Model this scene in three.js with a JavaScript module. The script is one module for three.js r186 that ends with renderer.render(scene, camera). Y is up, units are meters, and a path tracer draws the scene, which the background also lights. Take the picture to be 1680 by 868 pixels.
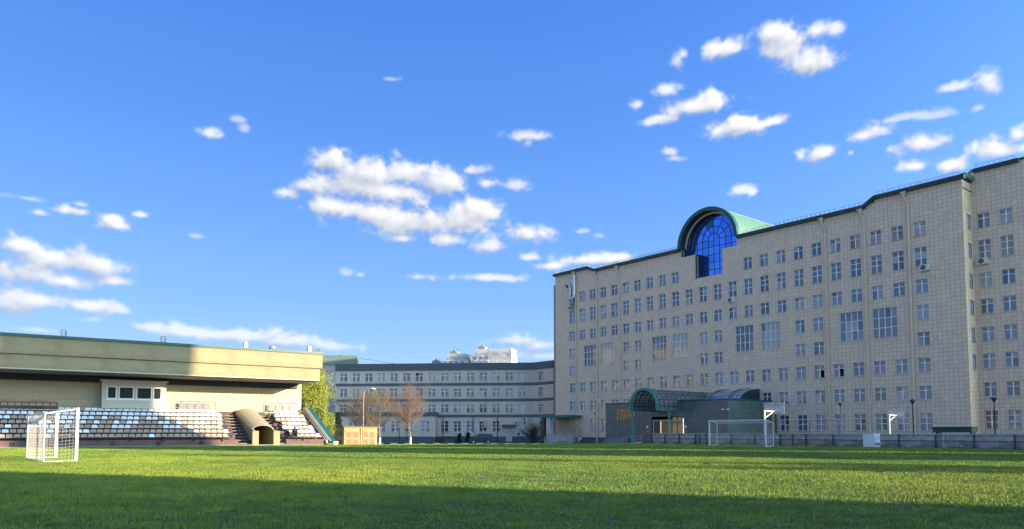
import * as THREE from 'three';
import { mergeGeometries } from 'three/addons/utils/BufferGeometryUtils.js';
import { MarchingCubes } from 'three/addons/objects/MarchingCubes.js';
import { FontLoader } from 'three/addons/loaders/FontLoader.js';
import { TextGeometry } from 'three/addons/geometries/TextGeometry.js';

// ---------------------------------------------------------------- camera, sky, sun, exposure
const EXPOSURE = 2.45, SKY_GAIN = 1.28;
const scene = new THREE.Scene();
const renderer = new THREE.WebGLRenderer({ antialias: true });
renderer.toneMapping = THREE.LinearToneMapping;
renderer.toneMappingExposure = EXPOSURE;
renderer.shadowMap.enabled = true;
// a 26 mm phone lens, the lower part of the frame cut away
const camera = new THREE.PerspectiveCamera(2 * Math.atan(630 / 1213) * 180 / Math.PI, 1680 / 1260, 0.1, 6000);
camera.position.set(0, 1.15, 0);
camera.rotation.x = Math.atan(78 / 1213);
camera.setViewOffset(1680, 1260, 0, 0, 1680, 868);
camera.updateMatrixWorld(true);

const SUN_EL = 12 * Math.PI / 180, SUN_AZ = 24 * Math.PI / 180;          // low evening sun, behind and to the right
const sunDir = new THREE.Vector3(Math.cos(SUN_EL) * Math.cos(SUN_AZ), Math.sin(SUN_EL), Math.cos(SUN_EL) * Math.sin(SUN_AZ));
const sun = new THREE.DirectionalLight(new THREE.Color().setRGB(1, 0.83, 0.58), 4.6);
sun.target.position.set(0, 0, -80); sun.position.copy(sunDir).multiplyScalar(300).add(sun.target.position);
sun.castShadow = true; sun.shadow.mapSize.set(4096, 4096); sun.shadow.radius = 1;
Object.assign(sun.shadow.camera, { left: -160, right: 160, top: 120, bottom: -120, near: 1, far: 700 });
scene.add(sun, sun.target);

function rng(seed) { let a = seed >>> 0; return () => { a = (a + 0x6D2B79F5) | 0; let t = Math.imul(a ^ (a >>> 15), 1 | a); t = (t + Math.imul(t ^ (t >>> 7), 61 | t)) ^ t; return ((t ^ (t >>> 14)) >>> 0) / 4294967296; }; }
const hash = (x, y) => { let h = Math.imul(x, 374761393) + Math.imul(y, 668265263); h = Math.imul(h ^ (h >>> 13), 1274126177); return ((h ^ (h >>> 16)) >>> 0) / 4294967296; };
function vnoise(x, y, per = 0) {
  const xi = Math.floor(x), yi = Math.floor(y), fx = x - xi, fy = y - yi, sx = fx * fx * (3 - 2 * fx), sy = fy * fy * (3 - 2 * fy);
  const w = (v) => (per ? ((v % per) + per) % per : v);
  const a = hash(w(xi), w(yi)), b = hash(w(xi + 1), w(yi)), c = hash(w(xi), w(yi + 1)), d = hash(w(xi + 1), w(yi + 1));
  return a + (b - a) * sx + (c - a) * sy + (a - b - c + d) * sx * sy;
}
function fbm(x, y, oct = 5, per = 0) { let s = 0, a = 0.5, n = 0; for (let i = 0; i < oct; i++) { s += a * vnoise(x, y, per); n += a; a *= 0.52; x = x * 2 + 17; y = y * 2 + 31; if (per) { x -= 17; y -= 31; per *= 2; } } return s / n; }
const clamp = (v, a = 0, b = 1) => Math.min(b, Math.max(a, v));
const sstep = (a, b, v) => { const t = clamp((v - a) / (b - a)); return t * t * (3 - 2 * t); };

// clear evening sky with scattered cumulus: [azimuth, elevation, half width, half height (degrees), body]
const CLOUDS = [[-13.82,19.92,1.71,0.93,1],[-11.42,19.2,2.63,1.12,0.95],[-8.38,19.36,2.14,1.13,1],[-6.0,18.8,2.03,1.23,0.9],[-12.33,18.28,3.06,1.21,0.95],[-9.07,17.89,2.68,0.96,1],[-13.9,16.65,1.95,0.87,0.95],[-11.38,16.28,3.32,1.06,1],[-7.63,15.73,3.86,1.16,1],[-3.84,16.1,2.53,1.35,1],[-5.05,18.83,1.36,0.88,0.6],[-2.4,16.89,1.47,0.98,0.8],[-1.93,18.8,1.0,0.57,0.75],[0.1,18.68,1.14,0.66,0.6],[1.25,15.14,2.13,0.95,1.15],[-2.01,14.18,1.76,0.64,0.8],[1.34,13.36,1.12,0.46,0.6],[-17.27,17.34,1.01,0.43,0.8],[-15.73,18.03,1.27,0.6,0.7],[-8.8,14.57,0.91,0.32,0.5],[-5.02,14.59,1.84,0.54,0.6],[-2.89,19.75,1.36,0.35,0.35],[-34.11,11.82,1.77,0.69,1],[-31.89,11.32,2.54,0.87,1.05],[-29.39,11.0,1.78,0.97,0.9],[-33.71,10.13,2.28,0.93,0.95],[-32.98,8.44,2.82,0.94,1],[-29.85,8.31,1.95,0.57,0.75],[-31.32,9.8,2.4,0.64,0.7],[-34.62,8.09,1.6,0.85,0.9],[-28.63,10.18,1.27,0.49,0.6],[-31.05,14.47,1.16,0.31,0.9],[-28.58,14.26,1.22,0.52,1],[-28.56,13.86,1.22,0.36,0.9],[-27.16,14.8,0.63,0.28,0.8],[-33.12,14.12,0.49,0.23,0.6],[-33.89,14.88,0.96,0.19,0.3],[-30.75,14.99,0.48,0.2,0.4],[-22.85,20.83,0.65,0.44,0.8],[-20.75,21.96,0.63,0.32,0.3],[-20.31,21.49,0.48,0.32,0.3],[1.35,22.14,1.61,0.38,0.65],[1.26,21.63,0.45,0.34,0.4],[20.74,26.43,1.72,1.2,1.1],[22.19,25.34,2.07,0.83,1.1],[16.81,26.93,1.59,0.65,0.95],[23.08,27.24,1.03,0.58,0.8],[24.39,27.01,0.65,0.58,0.45],[19.91,27.57,0.96,0.59,0.35],[12.92,26.61,0.66,0.7,0.7],[13.39,27.03,0.41,0.39,0.6],[12.06,24.86,1.18,0.48,0.8],[14.16,23.46,2.17,0.73,1.05],[15.16,23.61,1.45,0.73,1],[9.89,24.04,0.56,0.45,0.7],[11.24,22.88,1.46,0.41,0.7],[16.92,21.76,2.26,0.74,1.1],[17.59,22.22,1.22,0.57,1],[19.63,21.86,1.12,0.4,0.45],[12.27,20.63,0.95,0.42,0.6],[12.54,20.11,0.78,0.25,0.35],[23.14,19.39,1.31,0.64,1.1],[17.62,17.52,1.0,0.47,0.75],[18.23,17.34,0.41,0.42,0.7],[25.9,20.18,1.18,0.59,0.9],[27.26,20.28,0.79,0.42,0.75],[28.42,20.88,1.75,0.3,0.4],[30.27,20.61,1.35,0.3,0.35],[29.48,19.01,1.59,0.77,1],[29.06,17.68,0.91,0.51,0.85],[31.3,17.38,1.14,0.53,1.05],[33.48,21.78,0.69,0.86,0.85],[31.76,22.09,0.85,0.33,0.65],[32.92,20.59,0.45,0.29,0.4],[33.84,17.86,1.52,0.74,1.05],[35.02,18.54,0.61,0.51,0.9],[-24.14,7.02,3.14,0.56,0.8],[-20.47,6.9,3.73,0.62,0.9],[-26.1,7.21,1.9,0.38,0.6],[-17.05,6.59,3.02,0.5,0.75],[-13.51,6.33,2.23,0.37,0.6],[-32.92,6.54,1.4,0.24,0.5],[-29.82,7.5,1.07,0.24,0.4],[5.72,13.07,3.46,0.59,0.85],[8.08,13.19,2.05,0.45,0.7],[3.11,12.7,1.63,0.41,0.5],[-1.53,11.79,2.71,0.37,0.7],[-7.41,11.79,1.01,0.32,0.5],[-11.78,11.78,0.36,0.23,0.3],[-12.78,11.92,0.71,0.41,0.25],[0.24,6.98,2.36,0.47,0.75],[1.9,6.6,1.88,0.57,0.8],[-0.09,5.9,2.12,0.42,0.7],[2.84,5.8,1.88,0.38,0.6],[-23.52,13.77,0.86,0.29,0.3],[-9.63,25.72,0.77,0.2,0.3],[5.5,15.26,0.69,0.23,0.3],[6.92,14.86,0.64,0.27,0.3],[25.07,19.16,0.37,0.24,0.3]];
function makeSky() {
  const W = 4096, H = 2048, DEG = W / 360, tex = new Float32Array(W * H * 4), Q = new Float32Array(W * H / 2).fill(-9), OP = new Float32Array(W * H / 2);
  const blobs = CLOUDS.map(([a, e, w, h, d]) => [a, e, w * 1.2, h * 1.22, d]), r = rng(77);
  for (let k = 0; k < 230; k++) {                                   // unseen clouds all round, made larger and denser to brighten the shade
    const az = 50 + r() * 260, el = 3 + Math.pow(r(), 1.4) * 60, s = (0.8 + r() * r() * 3.4) * (0.6 + el / 40), n = 2 + Math.floor(r() * 6);
    for (let i = 0; i < n; i++) blobs.push([az + (r() - 0.5) * s * 4.5, el + (r() - 0.5) * s * 1.1, s * (0.7 + r()), s * (0.35 + 0.35 * r()), 0.6 + r() * 0.5]);
  }
  for (const [az, el, rx, ry, d] of blobs) {
    const cx = (((az - 90 + 180) % 360) + 360) % 360 * DEG, cy = el * DEG, ex = rx * DEG * 1.8 / Math.cos(el * Math.PI / 180), ey = ry * DEG * 1.8;
    for (let y = Math.max(0, Math.floor(cy - ey)); y < Math.min(H / 2, cy + ey); y++) for (let x = Math.floor(cx - ex); x < cx + ex; x++) {
      const px = ((x % W) + W) % W, a = (x - cx) / ex * 1.8, b = (y - cy) / ey * 1.8, bb = b < 0 ? b * 1.25 : b;
      const q = 1 - Math.sqrt(a * a + bb * bb), at = y * W + px;
      if (q > -0.8) { Q[at] = Q[at] < -5 ? q : Math.max(Q[at], q) + 0.35 * Math.max(0, Math.min(Q[at], q)); OP[at] = Math.max(OP[at], d * sstep(-0.8, 0.1, q)); }
    }
  }
  const G = [[-1, .46, .64, .86], [0, .46, .64, .86], [3, .40, .605, .88], [6, .30, .52, .86], [10, .21, .43, .84], [16, .14, .34, .79], [22, .098, .272, .735], [30, .068, .213, .665], [45, .058, .185, .60], [90, .055, .17, .55]];
  const dens = (x, y) => {
    const px = ((x % W) + W) % W, q = y < 0 || y >= H / 2 ? -9 : Q[y * W + px];
    if (q < -0.8) return -1;
    const wx = (vnoise(x * .05 + 7, y * .06) - .5) * 16, wy = (vnoise(x * .05 + 90, y * .06 + 40) - .5) * 10, n = fbm((x + wx) * .05, (y + wy) * .066, 6), f = fbm((x - wy) * .16 + 30, (y + wx * .5) * .2 + 60, 4);
    return q * 1.2 + .1 + ((n - .5) * 2.0 + (f - .5) * .95) * (1 - .5 * clamp(q * 1.4)) - .04;
  };
  for (let y = 0; y < H; y++) {
    const el = (y + 0.5) / H * 180 - 90;
    let g = 1; while (g < G.length - 1 && G[g][0] < el) g++;
    const t = clamp((el - G[g - 1][0]) / (G[g][0] - G[g - 1][0])), c = [1, 2, 3].map((k) => G[g - 1][k] + (G[g][k] - G[g - 1][k]) * t);
    const sinEl = Math.sin(el * Math.PI / 180), cosEl = Math.cos(el * Math.PI / 180);
    for (let x = 0; x < W; x++) {
      let [R, Gn, B] = c;
      const az = (x + .5) / W * 6.28318531 - Math.PI, cg = clamp(cosEl * Math.cos(SUN_EL) * Math.cos(az - SUN_AZ) + sinEl * Math.sin(SUN_EL), -1, 1), gam = Math.acos(cg);   // angle from the sun
      const glow = (.91 + 19 * Math.exp(-3 * gam) + .2 * cg * cg) / 1.0, w = clamp((glow - 1) * .3);
      R *= glow * (1 + 1.4 * w); Gn *= glow * (1 + .5 * w); B *= glow * (1 - .25 * w);
      const yy = y - H / 2;
      if (yy >= 0 && Q[yy * W + x] > -0.8) {
        const d = dens(x, yy);
        if (d > -0.1) {
          const op = clamp(OP[yy * W + x], 0, 1), wisp = fbm(x * .3 + 5, yy * .36, 4), alpha = Math.min(1, Math.pow(sstep(-0.1, 1.0, d), 1.15) * (.22 + .82 * op) * (1 - (1 - sstep(.2, .9, d)) * sstep(.62, .32, wisp) * .8)), ds = dens(x + 5, yy + 7);
          const lit = clamp(0.42 + 0.62 * (d - Math.max(ds, -0.7)) + 0.5 * (fbm(x * .035 + 11, yy * .05 + 3, 4) - .45)), far = sstep(14, 2, el) * 0.35;
          const wr = .36 + .45 * lit, wg = .41 + .405 * lit, wb = .53 + .30 * lit;
          R += ((wr + (R - wr) * far) - R) * alpha; Gn += ((wg + (Gn - wg) * far) - Gn) * alpha; B += ((wb + (B - wb) * far) - B) * alpha;
        }
      }
      const o = (y * W + x) * 4, k = SKY_GAIN / EXPOSURE;
      tex[o] = R * k; tex[o + 1] = Gn * k; tex[o + 2] = B * k; tex[o + 3] = 1;
    }
  }
  const t = new THREE.DataTexture(tex, W, H, THREE.RGBAFormat, THREE.FloatType);
  t.mapping = THREE.EquirectangularReflectionMapping; t.magFilter = t.minFilter = THREE.LinearFilter; t.needsUpdate = true;
  return t;
}
scene.background = makeSky(); scene.environment = scene.background;

// ---------------------------------------------------------------- helpers
const taken = {};
function numbered(n) { const k = taken[n] = (taken[n] ?? -1) + 1; return k ? `${n}_${String(k).padStart(3, '0')}` : n; }
function shadowed(o) { o.castShadow = o.receiveShadow = true; return o; }
function thing(name, label, category, [x, y, z] = [0, 0, 0], turn = 0, group) {
  const o = new THREE.Group(); o.name = numbered(name); o.position.set(x, y, z); o.rotation.y = turn;
  o.userData = { label, category }; if (group) o.userData.group = group; scene.add(o); return o;
}
function mesh(name, geo, mat, parent, pos) { const m = shadowed(new THREE.Mesh(geo, mat)); m.name = name; if (pos) m.position.set(...pos); if (parent) parent.add(m); return m; }
// a part whose geometry is given with the true height above the pitch, under a thing that stands at its own base
const part = (name, geo, mat, t) => mesh(name, geo, mat, t, [0, -t.position.y, 0]);
function single(name, geo, mat, label, category, pos = [0, 0, 0], turn = 0, group) { const m = mesh(numbered(name), geo, mat, scene, pos); m.rotation.y = turn; m.userData = { label, category }; if (group) m.userData.group = group; return m; }
function struct(name, geo, mat) { const m = mesh(name, geo, mat, scene); m.userData = { kind: 'structure' }; return m; }
const stuff = (m) => { m.userData.kind = 'stuff'; return m; };
function M(r, g, b, rough = 0.8, o = {}) { const m = new THREE.MeshPhysicalMaterial({ roughness: rough, ...o }); m.color.setRGB(r, g, b); return m; }
function bx(w, h, d, x = 0, y = 0, z = 0) {                       // a box with uv in metres
  const g = new THREE.BoxGeometry(w, h, d), u = g.attributes.uv, s = [[d, h], [d, h], [w, d], [w, d], [w, h], [w, h]];
  for (let f = 0; f < 6; f++) for (let k = 0; k < 4; k++) u.setXY(f * 4 + k, u.getX(f * 4 + k) * s[f][0], u.getY(f * 4 + k) * s[f][1]);
  return g.translate(x, y, z);
}
const bb = (x0, x1, y0, y1, z0, z1) => bx(x1 - x0, y1 - y0, z1 - z0, (x0 + x1) / 2, (y0 + y1) / 2, (z0 + z1) / 2);
function join(list) { const has = list.some((g) => g.attributes.color); return mergeGeometries(list.map((g) => { const n = g.index ? g.toNonIndexed() : g; for (const k of Object.keys(n.attributes)) if (!['position', 'normal', 'uv', ...(has ? ['color'] : [])].includes(k)) n.deleteAttribute(k); return n; })); }
const V = (x, y, z) => new THREE.Vector3(x, y, z);
function tube(a, b, r0, r1 = r0, seg = 6) {
  const va = V(...a), vb = V(...b), d = vb.clone().sub(va), g = new THREE.CylinderGeometry(r1, r0, d.length(), seg, 1);
  g.translate(0, d.length() / 2, 0).applyQuaternion(new THREE.Quaternion().setFromUnitVectors(V(0, 1, 0), d.clone().normalize())).translate(...a);
  return g;
}
function bar(a, b, w, h = w) {                                     // square bar between two points
  const va = V(...a), vb = V(...b), d = vb.clone().sub(va), L = d.length(), g = bx(w, h, L);
  const m = new THREE.Matrix4().lookAt(vb, va, Math.abs(d.y) > 0.99 * L ? V(1, 0, 0) : V(0, 1, 0));
  return g.applyMatrix4(m).translate((a[0] + b[0]) / 2, (a[1] + b[1]) / 2, (a[2] + b[2]) / 2);
}
function pathTube(pts, r, seg = 16, rad = 6) { return new THREE.TubeGeometry(new THREE.CatmullRomCurve3(pts.map((p) => V(...p))), seg, r, rad); }
function prism(pts, depth, bevel = 0) {                           // outline in x, y pushed along z
  const s = new THREE.Shape(pts.map(([x, y]) => new THREE.Vector2(x, y)));
  return new THREE.ExtrudeGeometry(s, { depth, bevelEnabled: bevel > 0, bevelThickness: bevel, bevelSize: bevel, bevelSegments: 2, curveSegments: 12 });
}
function tint(g, c) { const n = g.attributes.position.count, a = new Float32Array(n * 3); for (let i = 0; i < n; i++) a.set(c, i * 3); g.setAttribute('color', new THREE.BufferAttribute(a, 3)); return g; }
function noiseTex(size, lo, hi, scale, oct = 5, stretch = 1, seed = 0) {   // grey grain that repeats without a seam
  const d = new Uint8Array(size * size * 4);
  for (let y = 0; y < size; y++) for (let x = 0; x < size; x++) { const v = clamp((fbm(x / size * scale + seed * scale, y / size * scale * stretch, oct, scale) - 0.25) * 2); d.fill(255 * (lo + (hi - lo) * v), (y * size + x) * 4, (y * size + x) * 4 + 3); d[(y * size + x) * 4 + 3] = 255; }
  const t = new THREE.DataTexture(d, size, size); t.wrapS = t.wrapT = THREE.RepeatWrapping; t.magFilter = THREE.LinearFilter; t.colorSpace = THREE.SRGBColorSpace; t.needsUpdate = true; return t;
}
const rep = (t, m) => { const c = t.clone(); c.repeat.set(1 / m, 1 / m); c.needsUpdate = true; return c; };
const grain = noiseTex(512, 0.78, 1, 8, 6), blotch = noiseTex(512, 0.7, 1, 4, 6), stain = noiseTex(512, 0.55, 1, 6, 6);

// cladding: every tile its own little slab, cut round the openings; rectangles are [x0, x1, y0, y1]
function tiles(x0, x1, y0, y1, tw, th, base, { jit = 0.05, openings = [], z = 0, proud = 0.025, joint = 0.034, seed = 1, inside = null, warm = 0.02 } = {}) {
  const pos = [], nor = [], col = [], r = rng(seed);
  const quad = (a, b, c, d, n, cl) => { for (const p of [a, b, c, a, c, d]) { pos.push(...p); nor.push(...n); col.push(...cl); } };
  const nx = Math.max(1, Math.round((x1 - x0) / tw)), ny = Math.max(1, Math.round((y1 - y0) / th)), W = (x1 - x0) / nx, H = (y1 - y0) / ny;
  for (let j = 0; j < ny; j++) for (let i = 0; i < nx; i++) {
    let rects = [[x0 + i * W + joint / 2, x0 + (i + 1) * W - joint / 2, y0 + j * H + joint / 2, y0 + (j + 1) * H - joint / 2]];
    if (inside && !inside((rects[0][0] + rects[0][1]) / 2, (rects[0][2] + rects[0][3]) / 2)) continue;
    for (const [a, b, c, d] of openings) {
      const out = [];
      for (const [p, q, s, t] of rects) {
        if (q <= a || p >= b || t <= c || s >= d) { out.push([p, q, s, t]); continue; }
        if (p < a) out.push([p, a, s, t]); if (q > b) out.push([b, q, s, t]);
        const m0 = Math.max(p, a), m1 = Math.min(q, b); if (s < c) out.push([m0, m1, s, c]); if (t > d) out.push([m0, m1, d, t]);
      }
      rects = out;
    }
    const k = 1 + (r() - 0.5) * 2 * jit + (r() < 0.06 ? 0.06 : 0), wv = (r() - 0.5) * warm, c = [base[0] * k * (1 + wv), base[1] * k, base[2] * k * (1 - wv)], zp = z + proud * (0.8 + 0.4 * r());
    for (const [p, q, s, t] of rects) {
      if (q - p < 0.03 || t - s < 0.03) continue;
      quad([p, s, zp], [q, s, zp], [q, t, zp], [p, t, zp], [0, 0, 1], c);
      quad([p, s, z], [p, s, zp], [p, t, zp], [p, t, z], [-1, 0, 0], c); quad([q, s, zp], [q, s, z], [q, t, z], [q, t, zp], [1, 0, 0], c);
      quad([p, s, z], [q, s, z], [q, s, zp], [p, s, zp], [0, -1, 0], c); quad([p, t, zp], [q, t, zp], [q, t, z], [p, t, z], [0, 1, 0], c);
    }
  }
  const g = new THREE.BufferGeometry();
  g.setAttribute('position', new THREE.Float32BufferAttribute(pos, 3)); g.setAttribute('normal', new THREE.Float32BufferAttribute(nor, 3)); g.setAttribute('color', new THREE.Float32BufferAttribute(col, 3));
  return g;
}
// a wall of a given thickness with openings; its face lies at z = 0 and its body behind it
function holedWall(outline, openings, thick) {
  const s = new THREE.Shape(outline.map(([x, y]) => new THREE.Vector2(x, y)));
  for (const [a, b, c, d] of openings) s.holes.push(new THREE.Path([[a, c], [a, d], [b, d], [b, c]].map(([x, y]) => new THREE.Vector2(x, y))));
  return new THREE.ExtrudeGeometry(s, { depth: thick, bevelEnabled: false }).translate(0, 0, -thick);
}

// ---------------------------------------------------------------- materials
const mats = {
  stone: M(1, 1, 1, 0.55, { vertexColors: true }), joint: M(.30, .285, .255, .9), reveal: M(.56, .56, .56, .6),
  white: M(.82, .82, .8, .4), whiteMetal: M(.6, .6, .58, .4), greenMetal: M(.012, .075, .07, .4), greenDark: M(.008, .035, .038, .45), teal: M(.01, .19, .17, .35),
  copper: M(.08, .19, .14, .5), pipe: M(.66, .56, .38, .5), black: M(.01, .01, .012, .5), darkGrey: M(.06, .065, .07, .6), grey: M(.25, .26, .27, .5),
  steel: M(.55, .56, .57, .35, { metalness: .8 }), rail: M(.45, .47, .5, .45, { metalness: .5 }), roof: M(.11, .12, .12, .8),
};
const GL = { ior: 1.95 };
mats.glass = [M(.11, .12, .135, .04, GL), M(.065, .07, .08, .05, GL), M(.2, .2, .205, .06, GL), M(.03, .033, .037, .04, GL), M(.3, .29, .26, .08, GL), M(.09, .11, .14, .04, GL)];
const kits = {};
function windowKit(w, h, cols, rows) {                              // rows: heights of the transoms as shares of the opening
  const key = [w, h, cols, rows].join(); if (kits[key]) return kits[key];
  const f = 0.07, d = 0.09, bars = [bx(w, f, d, 0, -h / 2 + f / 2, 0), bx(w, f, d, 0, h / 2 - f / 2, 0), bx(f, h - 2 * f, d, -w / 2 + f / 2, 0, 0), bx(f, h - 2 * f, d, w / 2 - f / 2, 0, 0)], panes = [];
  const xs = cols.map((c) => -w / 2 + c * w), ys = rows.map((c) => -h / 2 + c * h), mw = cols.length > 1 ? 0.11 : 0.15;
  for (const x of xs) bars.push(bx(mw, h - 2 * f, d * 1.15, x, 0, 0.006));
  const X = [-w / 2 + f, ...xs, w / 2 - f], Y = [-h / 2 + f, ...ys, h / 2 - f];
  for (let i = 0; i + 1 < X.length; i++) {
    const x0 = X[i] + (i ? mw / 2 : 0), x1 = X[i + 1] - (i + 2 < X.length ? mw / 2 : 0);
    for (const y of ys) bars.push(bx(x1 - x0, 0.085, d * 1.05, (x0 + x1) / 2, y, 0.002));
    for (let j = 0; j + 1 < Y.length; j++) { const y0 = Y[j] + (j ? .042 : 0), y1 = Y[j + 1] - (j + 2 < Y.length ? .042 : 0); panes.push({ g: bx(x1 - x0 + .02, y1 - y0 + .02, 0.02), x: (x0 + x1) / 2, y: (y0 + y1) / 2, top: j + 2 === Y.length && ys.length > 0 }); }
  }
  return kits[key] = { frame: join(bars), panes, sill: bx(w + .16, .04, .34, 0, -h / 2 - .02, .16) };
}
const wr = rng(5);
function addWindow(parent, x, y, z, kit, opt = {}) {                // window > pane, transom_pane, sill
  const m = mesh('window', kit.frame, mats.white, parent, [x, y - (opt.lift ?? 0), z]);
  const look = opt.look ?? mats.glass[Math.floor(Math.pow(wr(), 1.2) * 6)];
  for (const p of kit.panes) {
    if (opt.open && p === kit.panes[opt.open]) continue;               // sash swung open
    const g = mesh(p.top ? 'transom_pane' : 'pane', p.g, wr() < 0.2 ? mats.glass[Math.floor(wr() * 6)] : look, m, [p.x, p.y, -0.015]);
    g.rotation.set((wr() - .5) * .012, (wr() - .5) * .02, 0);
  }
  if (kit.sill && !opt.noSill) mesh('sill', kit.sill, mats.rail, m);
  return m;
}
// ---------------------------------------------------------------- ground and pitch   (x to the right, Z = depth, z = -Z)
const outStand = (x, Z) => (x + 16.2) * -.566 + (Z - 64.5) * .824, outFence = (x, Z) => (x - 13.5) * .775 + (Z - 71.5) * .632;
const outEnd = (x, Z) => -.3 * (x - 10.5) + (Z - 71.5) * .954, lie = (x, Z) => -1.35 * clamp(Math.max(outStand(x, Z), outFence(x, Z), outEnd(x, Z)) / 57);
{
  const ax = [-3000, -1200, -500, -250, -160], az = [-600, -200, -90, -40];
  for (let v = -120; v <= 140; v += 5) ax.push(v); ax.push(180, 260, 500, 1200, 3000);
  for (let v = -15; v <= 200; v += 5) az.push(v); az.push(240, 320, 500, 1000, 2500, 5000);
  const p = [], u = [], ix = [];
  for (const Z of az) for (const x of ax) { p.push(x, lie(x, Z) - .006, -Z); u.push(x, Z); }
  for (let j = 0; j + 1 < az.length; j++) for (let i = 0; i + 1 < ax.length; i++) { const a = j * ax.length + i, b = a + ax.length; ix.push(a, a + 1, b, a + 1, b + 1, b); }
  const g = new THREE.BufferGeometry(); g.setAttribute('position', new THREE.Float32BufferAttribute(p, 3)); g.setAttribute('uv', new THREE.Float32BufferAttribute(u, 2)); g.setIndex(ix); g.computeVertexNormals();
  struct('ground', g, M(.22, .21, .19, .95, { map: rep(stain, 9), bumpMap: rep(grain, 1.7), bumpScale: .01 }));
}
const pitch = [[-62, 32.2], [-16.6, 63.1], [10.5, 71.4], [12.8, 71.1], [60, 13.2], [60, -26], [-62, -26]];
const inPitch = (x, Z) => { let c = false; for (let i = 0, j = pitch.length - 1; i < pitch.length; j = i++) { const [a, b] = pitch[i], [d, e] = pitch[j]; if ((b > Z) !== (e > Z) && x < (d - a) * (Z - b) / (e - b) + a) c = !c; } return c; };
{
  const g = new THREE.ShapeGeometry(new THREE.Shape(pitch.map(([x, Z]) => new THREE.Vector2(x, Z)))).rotateX(-Math.PI / 2).translate(0, .004, 0);
  const soil = noiseTex(1024, .35, 1, 64, 4);
  struct('pitch', g, M(.095, .15, .035, .95, { map: rep(soil, 6), bumpMap: rep(grain, .9), bumpScale: .02 }));
  // blades of grass in tufts; finer near the camera
  const r = rng(11);
  const tuft = (n, rad, h0, h1, w) => {
    const pos = [], nor = [];
    for (let i = 0; i < n; i++) {
      const a = r() * 6.283, d = Math.sqrt(r()) * rad, x = Math.cos(a) * d, z = Math.sin(a) * d, h = h0 + (h1 - h0) * r(), t = r() * 6.283, ct = Math.cos(t), st = Math.sin(t), lx = (r() - .5) * h * 1.5, lz = (r() - .5) * h * 1.5, ww = w * (.7 + .6 * r());
      const A = [x - ct * ww, 0, z - st * ww], B = [x + ct * ww, 0, z + st * ww], C = [x + ct * ww * .8 + lx * .35, h * .6, z + st * ww * .8 + lz * .35], D = [x - ct * ww * .8 + lx * .35, h * .6, z - st * ww * .8 + lz * .35], T = [x + lx, h, z + lz];
      const n1 = V(...B).sub(V(...A)).cross(V(...D).sub(V(...A))).normalize(), n2 = V(...C).sub(V(...D)).cross(V(...T).sub(V(...D))).normalize();
      for (const q of [A, B, C, A, C, D]) { pos.push(...q); nor.push(n1.x, n1.y, n1.z); } for (const q of [D, C, T]) { pos.push(...q); nor.push(n2.x, n2.y, n2.z); }
    }
    const g2 = new THREE.BufferGeometry(); g2.setAttribute('position', new THREE.Float32BufferAttribute(pos, 3)); g2.setAttribute('normal', new THREE.Float32BufferAttribute(nor, 3)); return g2;
  };
  const gm = M(.225, .325, .05, .6, { side: THREE.DoubleSide, transmission: .22, thickness: 0, ior: 1.3 });
  const bands = [[6.5, 17, 90, tuft(16, .095, .022, .05, .0042)], [17, 32, 42, tuft(18, .14, .025, .055, .006)], [32, 78, 13, tuft(24, .26, .025, .055, .01)]];
  const m4 = new THREE.Matrix4(), q4 = new THREE.Quaternion(), UPV = V(0, 1, 0), cc = new THREE.Color();
  for (const [z0, z1, dn, g2] of bands) {
    const list = [];
    for (let Z = z0; Z < z1; Z += .5) { const w = Z * .76 + 5, n = Math.round(dn * w * 2 * .5); for (let i = 0; i < n; i++) { const x = (r() * 2 - 1) * w, zz = Z + r() * .5; if (inPitch(x, zz)) list.push([x, zz]); } }
    const im = new THREE.InstancedMesh(g2, gm, list.length); im.name = numbered('grass');
    list.forEach(([x, Z], i) => {
      const s = .75 + r() * .6, pt = fbm(x * .22 + 40, Z * .22, 4), fine = fbm(x * 2.1, Z * 2.1, 3);
      m4.compose(V(x, .003, -Z), q4.setFromAxisAngle(UPV, r() * 6.283), V(s, s * (.7 + pt * .8), s)); im.setMatrixAt(i, m4);
      const k = .72 + (pt - .5) * .5 + (fine - .5) * .7 + r() * .35, y = (r() - .5) * .25 + (pt - .5) * .5; im.setColorAt(i, cc.setRGB(k * (1.02 + y), k, k * (1 - y)));
    });
    shadowed(im); im.userData = { kind: 'stuff', label: ['short green turf blades close to the camera', 'short green turf across the middle of the pitch', 'short green turf on the far half of the pitch'][bands.findIndex((b) => b[3] === g2)], category: 'grass' };
    scene.add(im);
  }
}

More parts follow.
